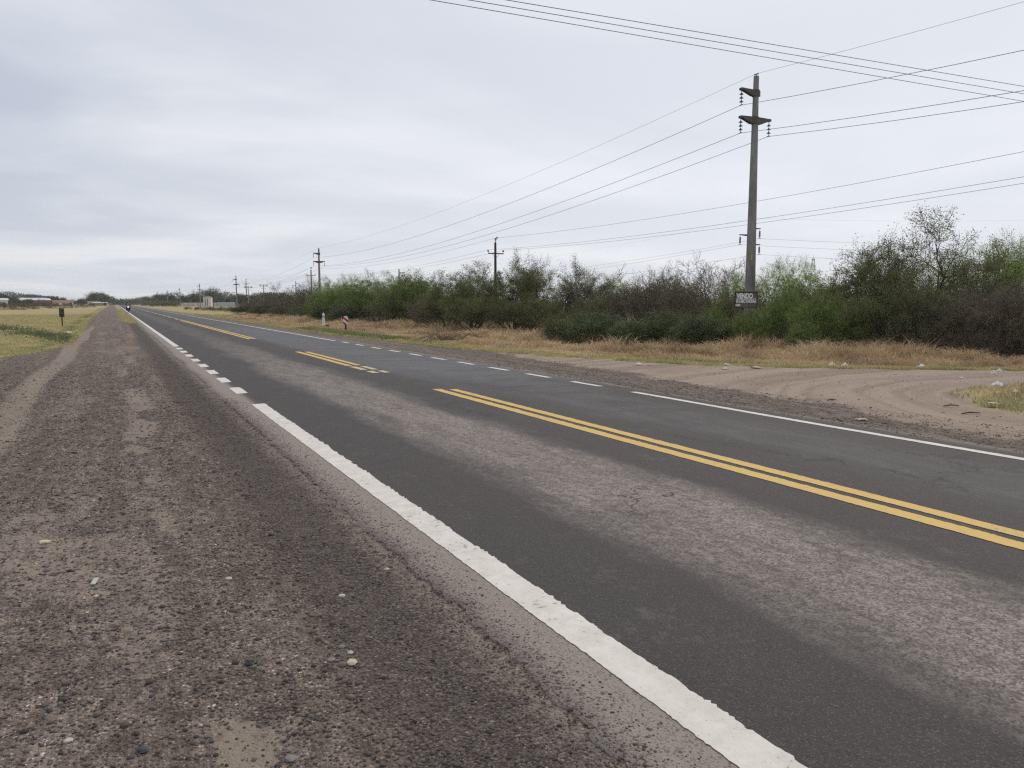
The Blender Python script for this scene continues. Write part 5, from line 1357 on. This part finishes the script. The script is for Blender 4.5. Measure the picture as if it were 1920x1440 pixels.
rag('plastic_bag', 1584, 688, .34, 'white_plastic', 'white crumpled bag, right of the pair under the tall dry stalks')
rag('plastic_bag', 1726, 691, .36, 'white_plastic', 'whitish bag at the dirt edge below the big half-bare tree')
rag('paper', 1650, 686, .42, 'white_plastic', 'flat white sheet at the dirt edge between the bags', 2, .15)
rag('paper', 1418, 690, .42, 'cardboard', 'flat cream sheet at the dirt edge right of the main pole', 3, .12)
rag('paper', 1361, 686, .20, 'white_plastic', 'small upright white paper at the dirt edge left of the main pole', 4, .9)
rag('paper', 1359, 692, .26, 'white_plastic', 'flat white paper just below the small upright one', 5, .2)
rag('paper', 1198, 684, .30, 'white_plastic', 'white paper at the dirt edge, leftmost piece of litter there', 6, .3)
rag('paper', 1219, 685, .22, 'cardboard', 'cream scrap just right of the leftmost litter piece', 7, .25)
rag('plastic_wrap', 1829, 688, .26, 'yellow_plastic', 'yellow wrapper at the far dirt edge at right', 8, .25)
rag('paper', 1852, 689, .22, 'white_plastic', 'small white scrap right of the yellow wrapper', 9, .3)
rag('plastic_bag', 1869, 690, .32, 'white_plastic', 'white crumpled bag at the far dirt edge near the right border', 10, .5)
rag('paper', 1793, 690, .28, 'white_plastic', 'flat pale scrap left of the yellow wrapper', 11, .15)
rag('plastic_wrap', 1755, 687, .16, 'yellow_plastic', 'small yellowish scrap right of the bag below the big tree', 12, .4)
rag('plastic_bag', 1869, 745, .34, 'white_plastic', 'white pointed bag lying in the middle of the grassy island', 13, .9, lift=.12)
rag('paper', 1862, 763, .26, 'cardboard', 'flat pale card at the front edge of the grassy island', 14, .1, lift=.05)
rag('plastic_bag', 1861, 716, .22, 'white_plastic', 'left one of two small white bags at the back of the island', 15, .7, lift=.16)
rag('plastic_bag', 1873, 713, .22, 'white_plastic', 'right one of two small white bags at the back of the island', 16, .7, lift=.18)
rag('paper', 1903, 754, .12, 'white_plastic', 'tiny white scrap at the right side of the island', 17, .4, lift=.10)
rag('paper', 1802, 709, .16, 'white_plastic', 'white scrap on the bare dirt left of the island top', 18, .2)
rag('paper', 1615, 789, .22, 'pale_stone', 'flat pale scrap on the gravel just beyond the right edge line', 19, .12)
rag('plastic_sheet', 128, 625, .62, 'white_plastic', 'white crumpled sheet in the grass right below the left marker plate', 20, .25)
for px, py, L, a, lab in [(1559, 752, .16, .2, 'short dark stick on the dirt side road, left one'), (1783, 762, .26, .1, 'short dark stick on the dirt side road, upper right one'), (1820, 776, .30, .15, 'dark stick on the dirt side road, lower right one')]:
    p = G(px, py); o = MB().tube([(-L/2, 0, 0), (0, .01, .015), (L/2, -.01, .005)], [.008, .011, .007], 6).build('stick', M['dark_wood'])
    o.location = (p.x, p.y, float(gz(p.x, p.y))+.015); o.rotation_euler = (0, 0, -YAW+a); tag(o, lab, 'stick')

# ------------------------------------------------------------------ haze
hz = MB().box((0, 3500, 10.5), (11400, 8600, 23)).build('haze', None)
hm = bpy.data.materials.new('haze'); hm.use_nodes = True; hm.node_tree.nodes.clear()
ho = hm.node_tree.nodes.new('ShaderNodeOutputMaterial'); pv = hm.node_tree.nodes.new('ShaderNodeVolumePrincipled')
pv.inputs['Color'].default_value = (.86, .90, .97, 1); pv.inputs['Density'].default_value = .00016; pv.inputs['Anisotropy'].default_value = .2
hm.node_tree.links.new(pv.outputs[0], ho.inputs['Volume']); hz.data.materials.append(hm); hz['kind'] = 'stuff'
hz['label'] = 'thin pale haze over the plain'
for o in bpy.data.objects:                          # only top-level things carry a category
    if o.parent is not None and 'category' in o: del o['category']
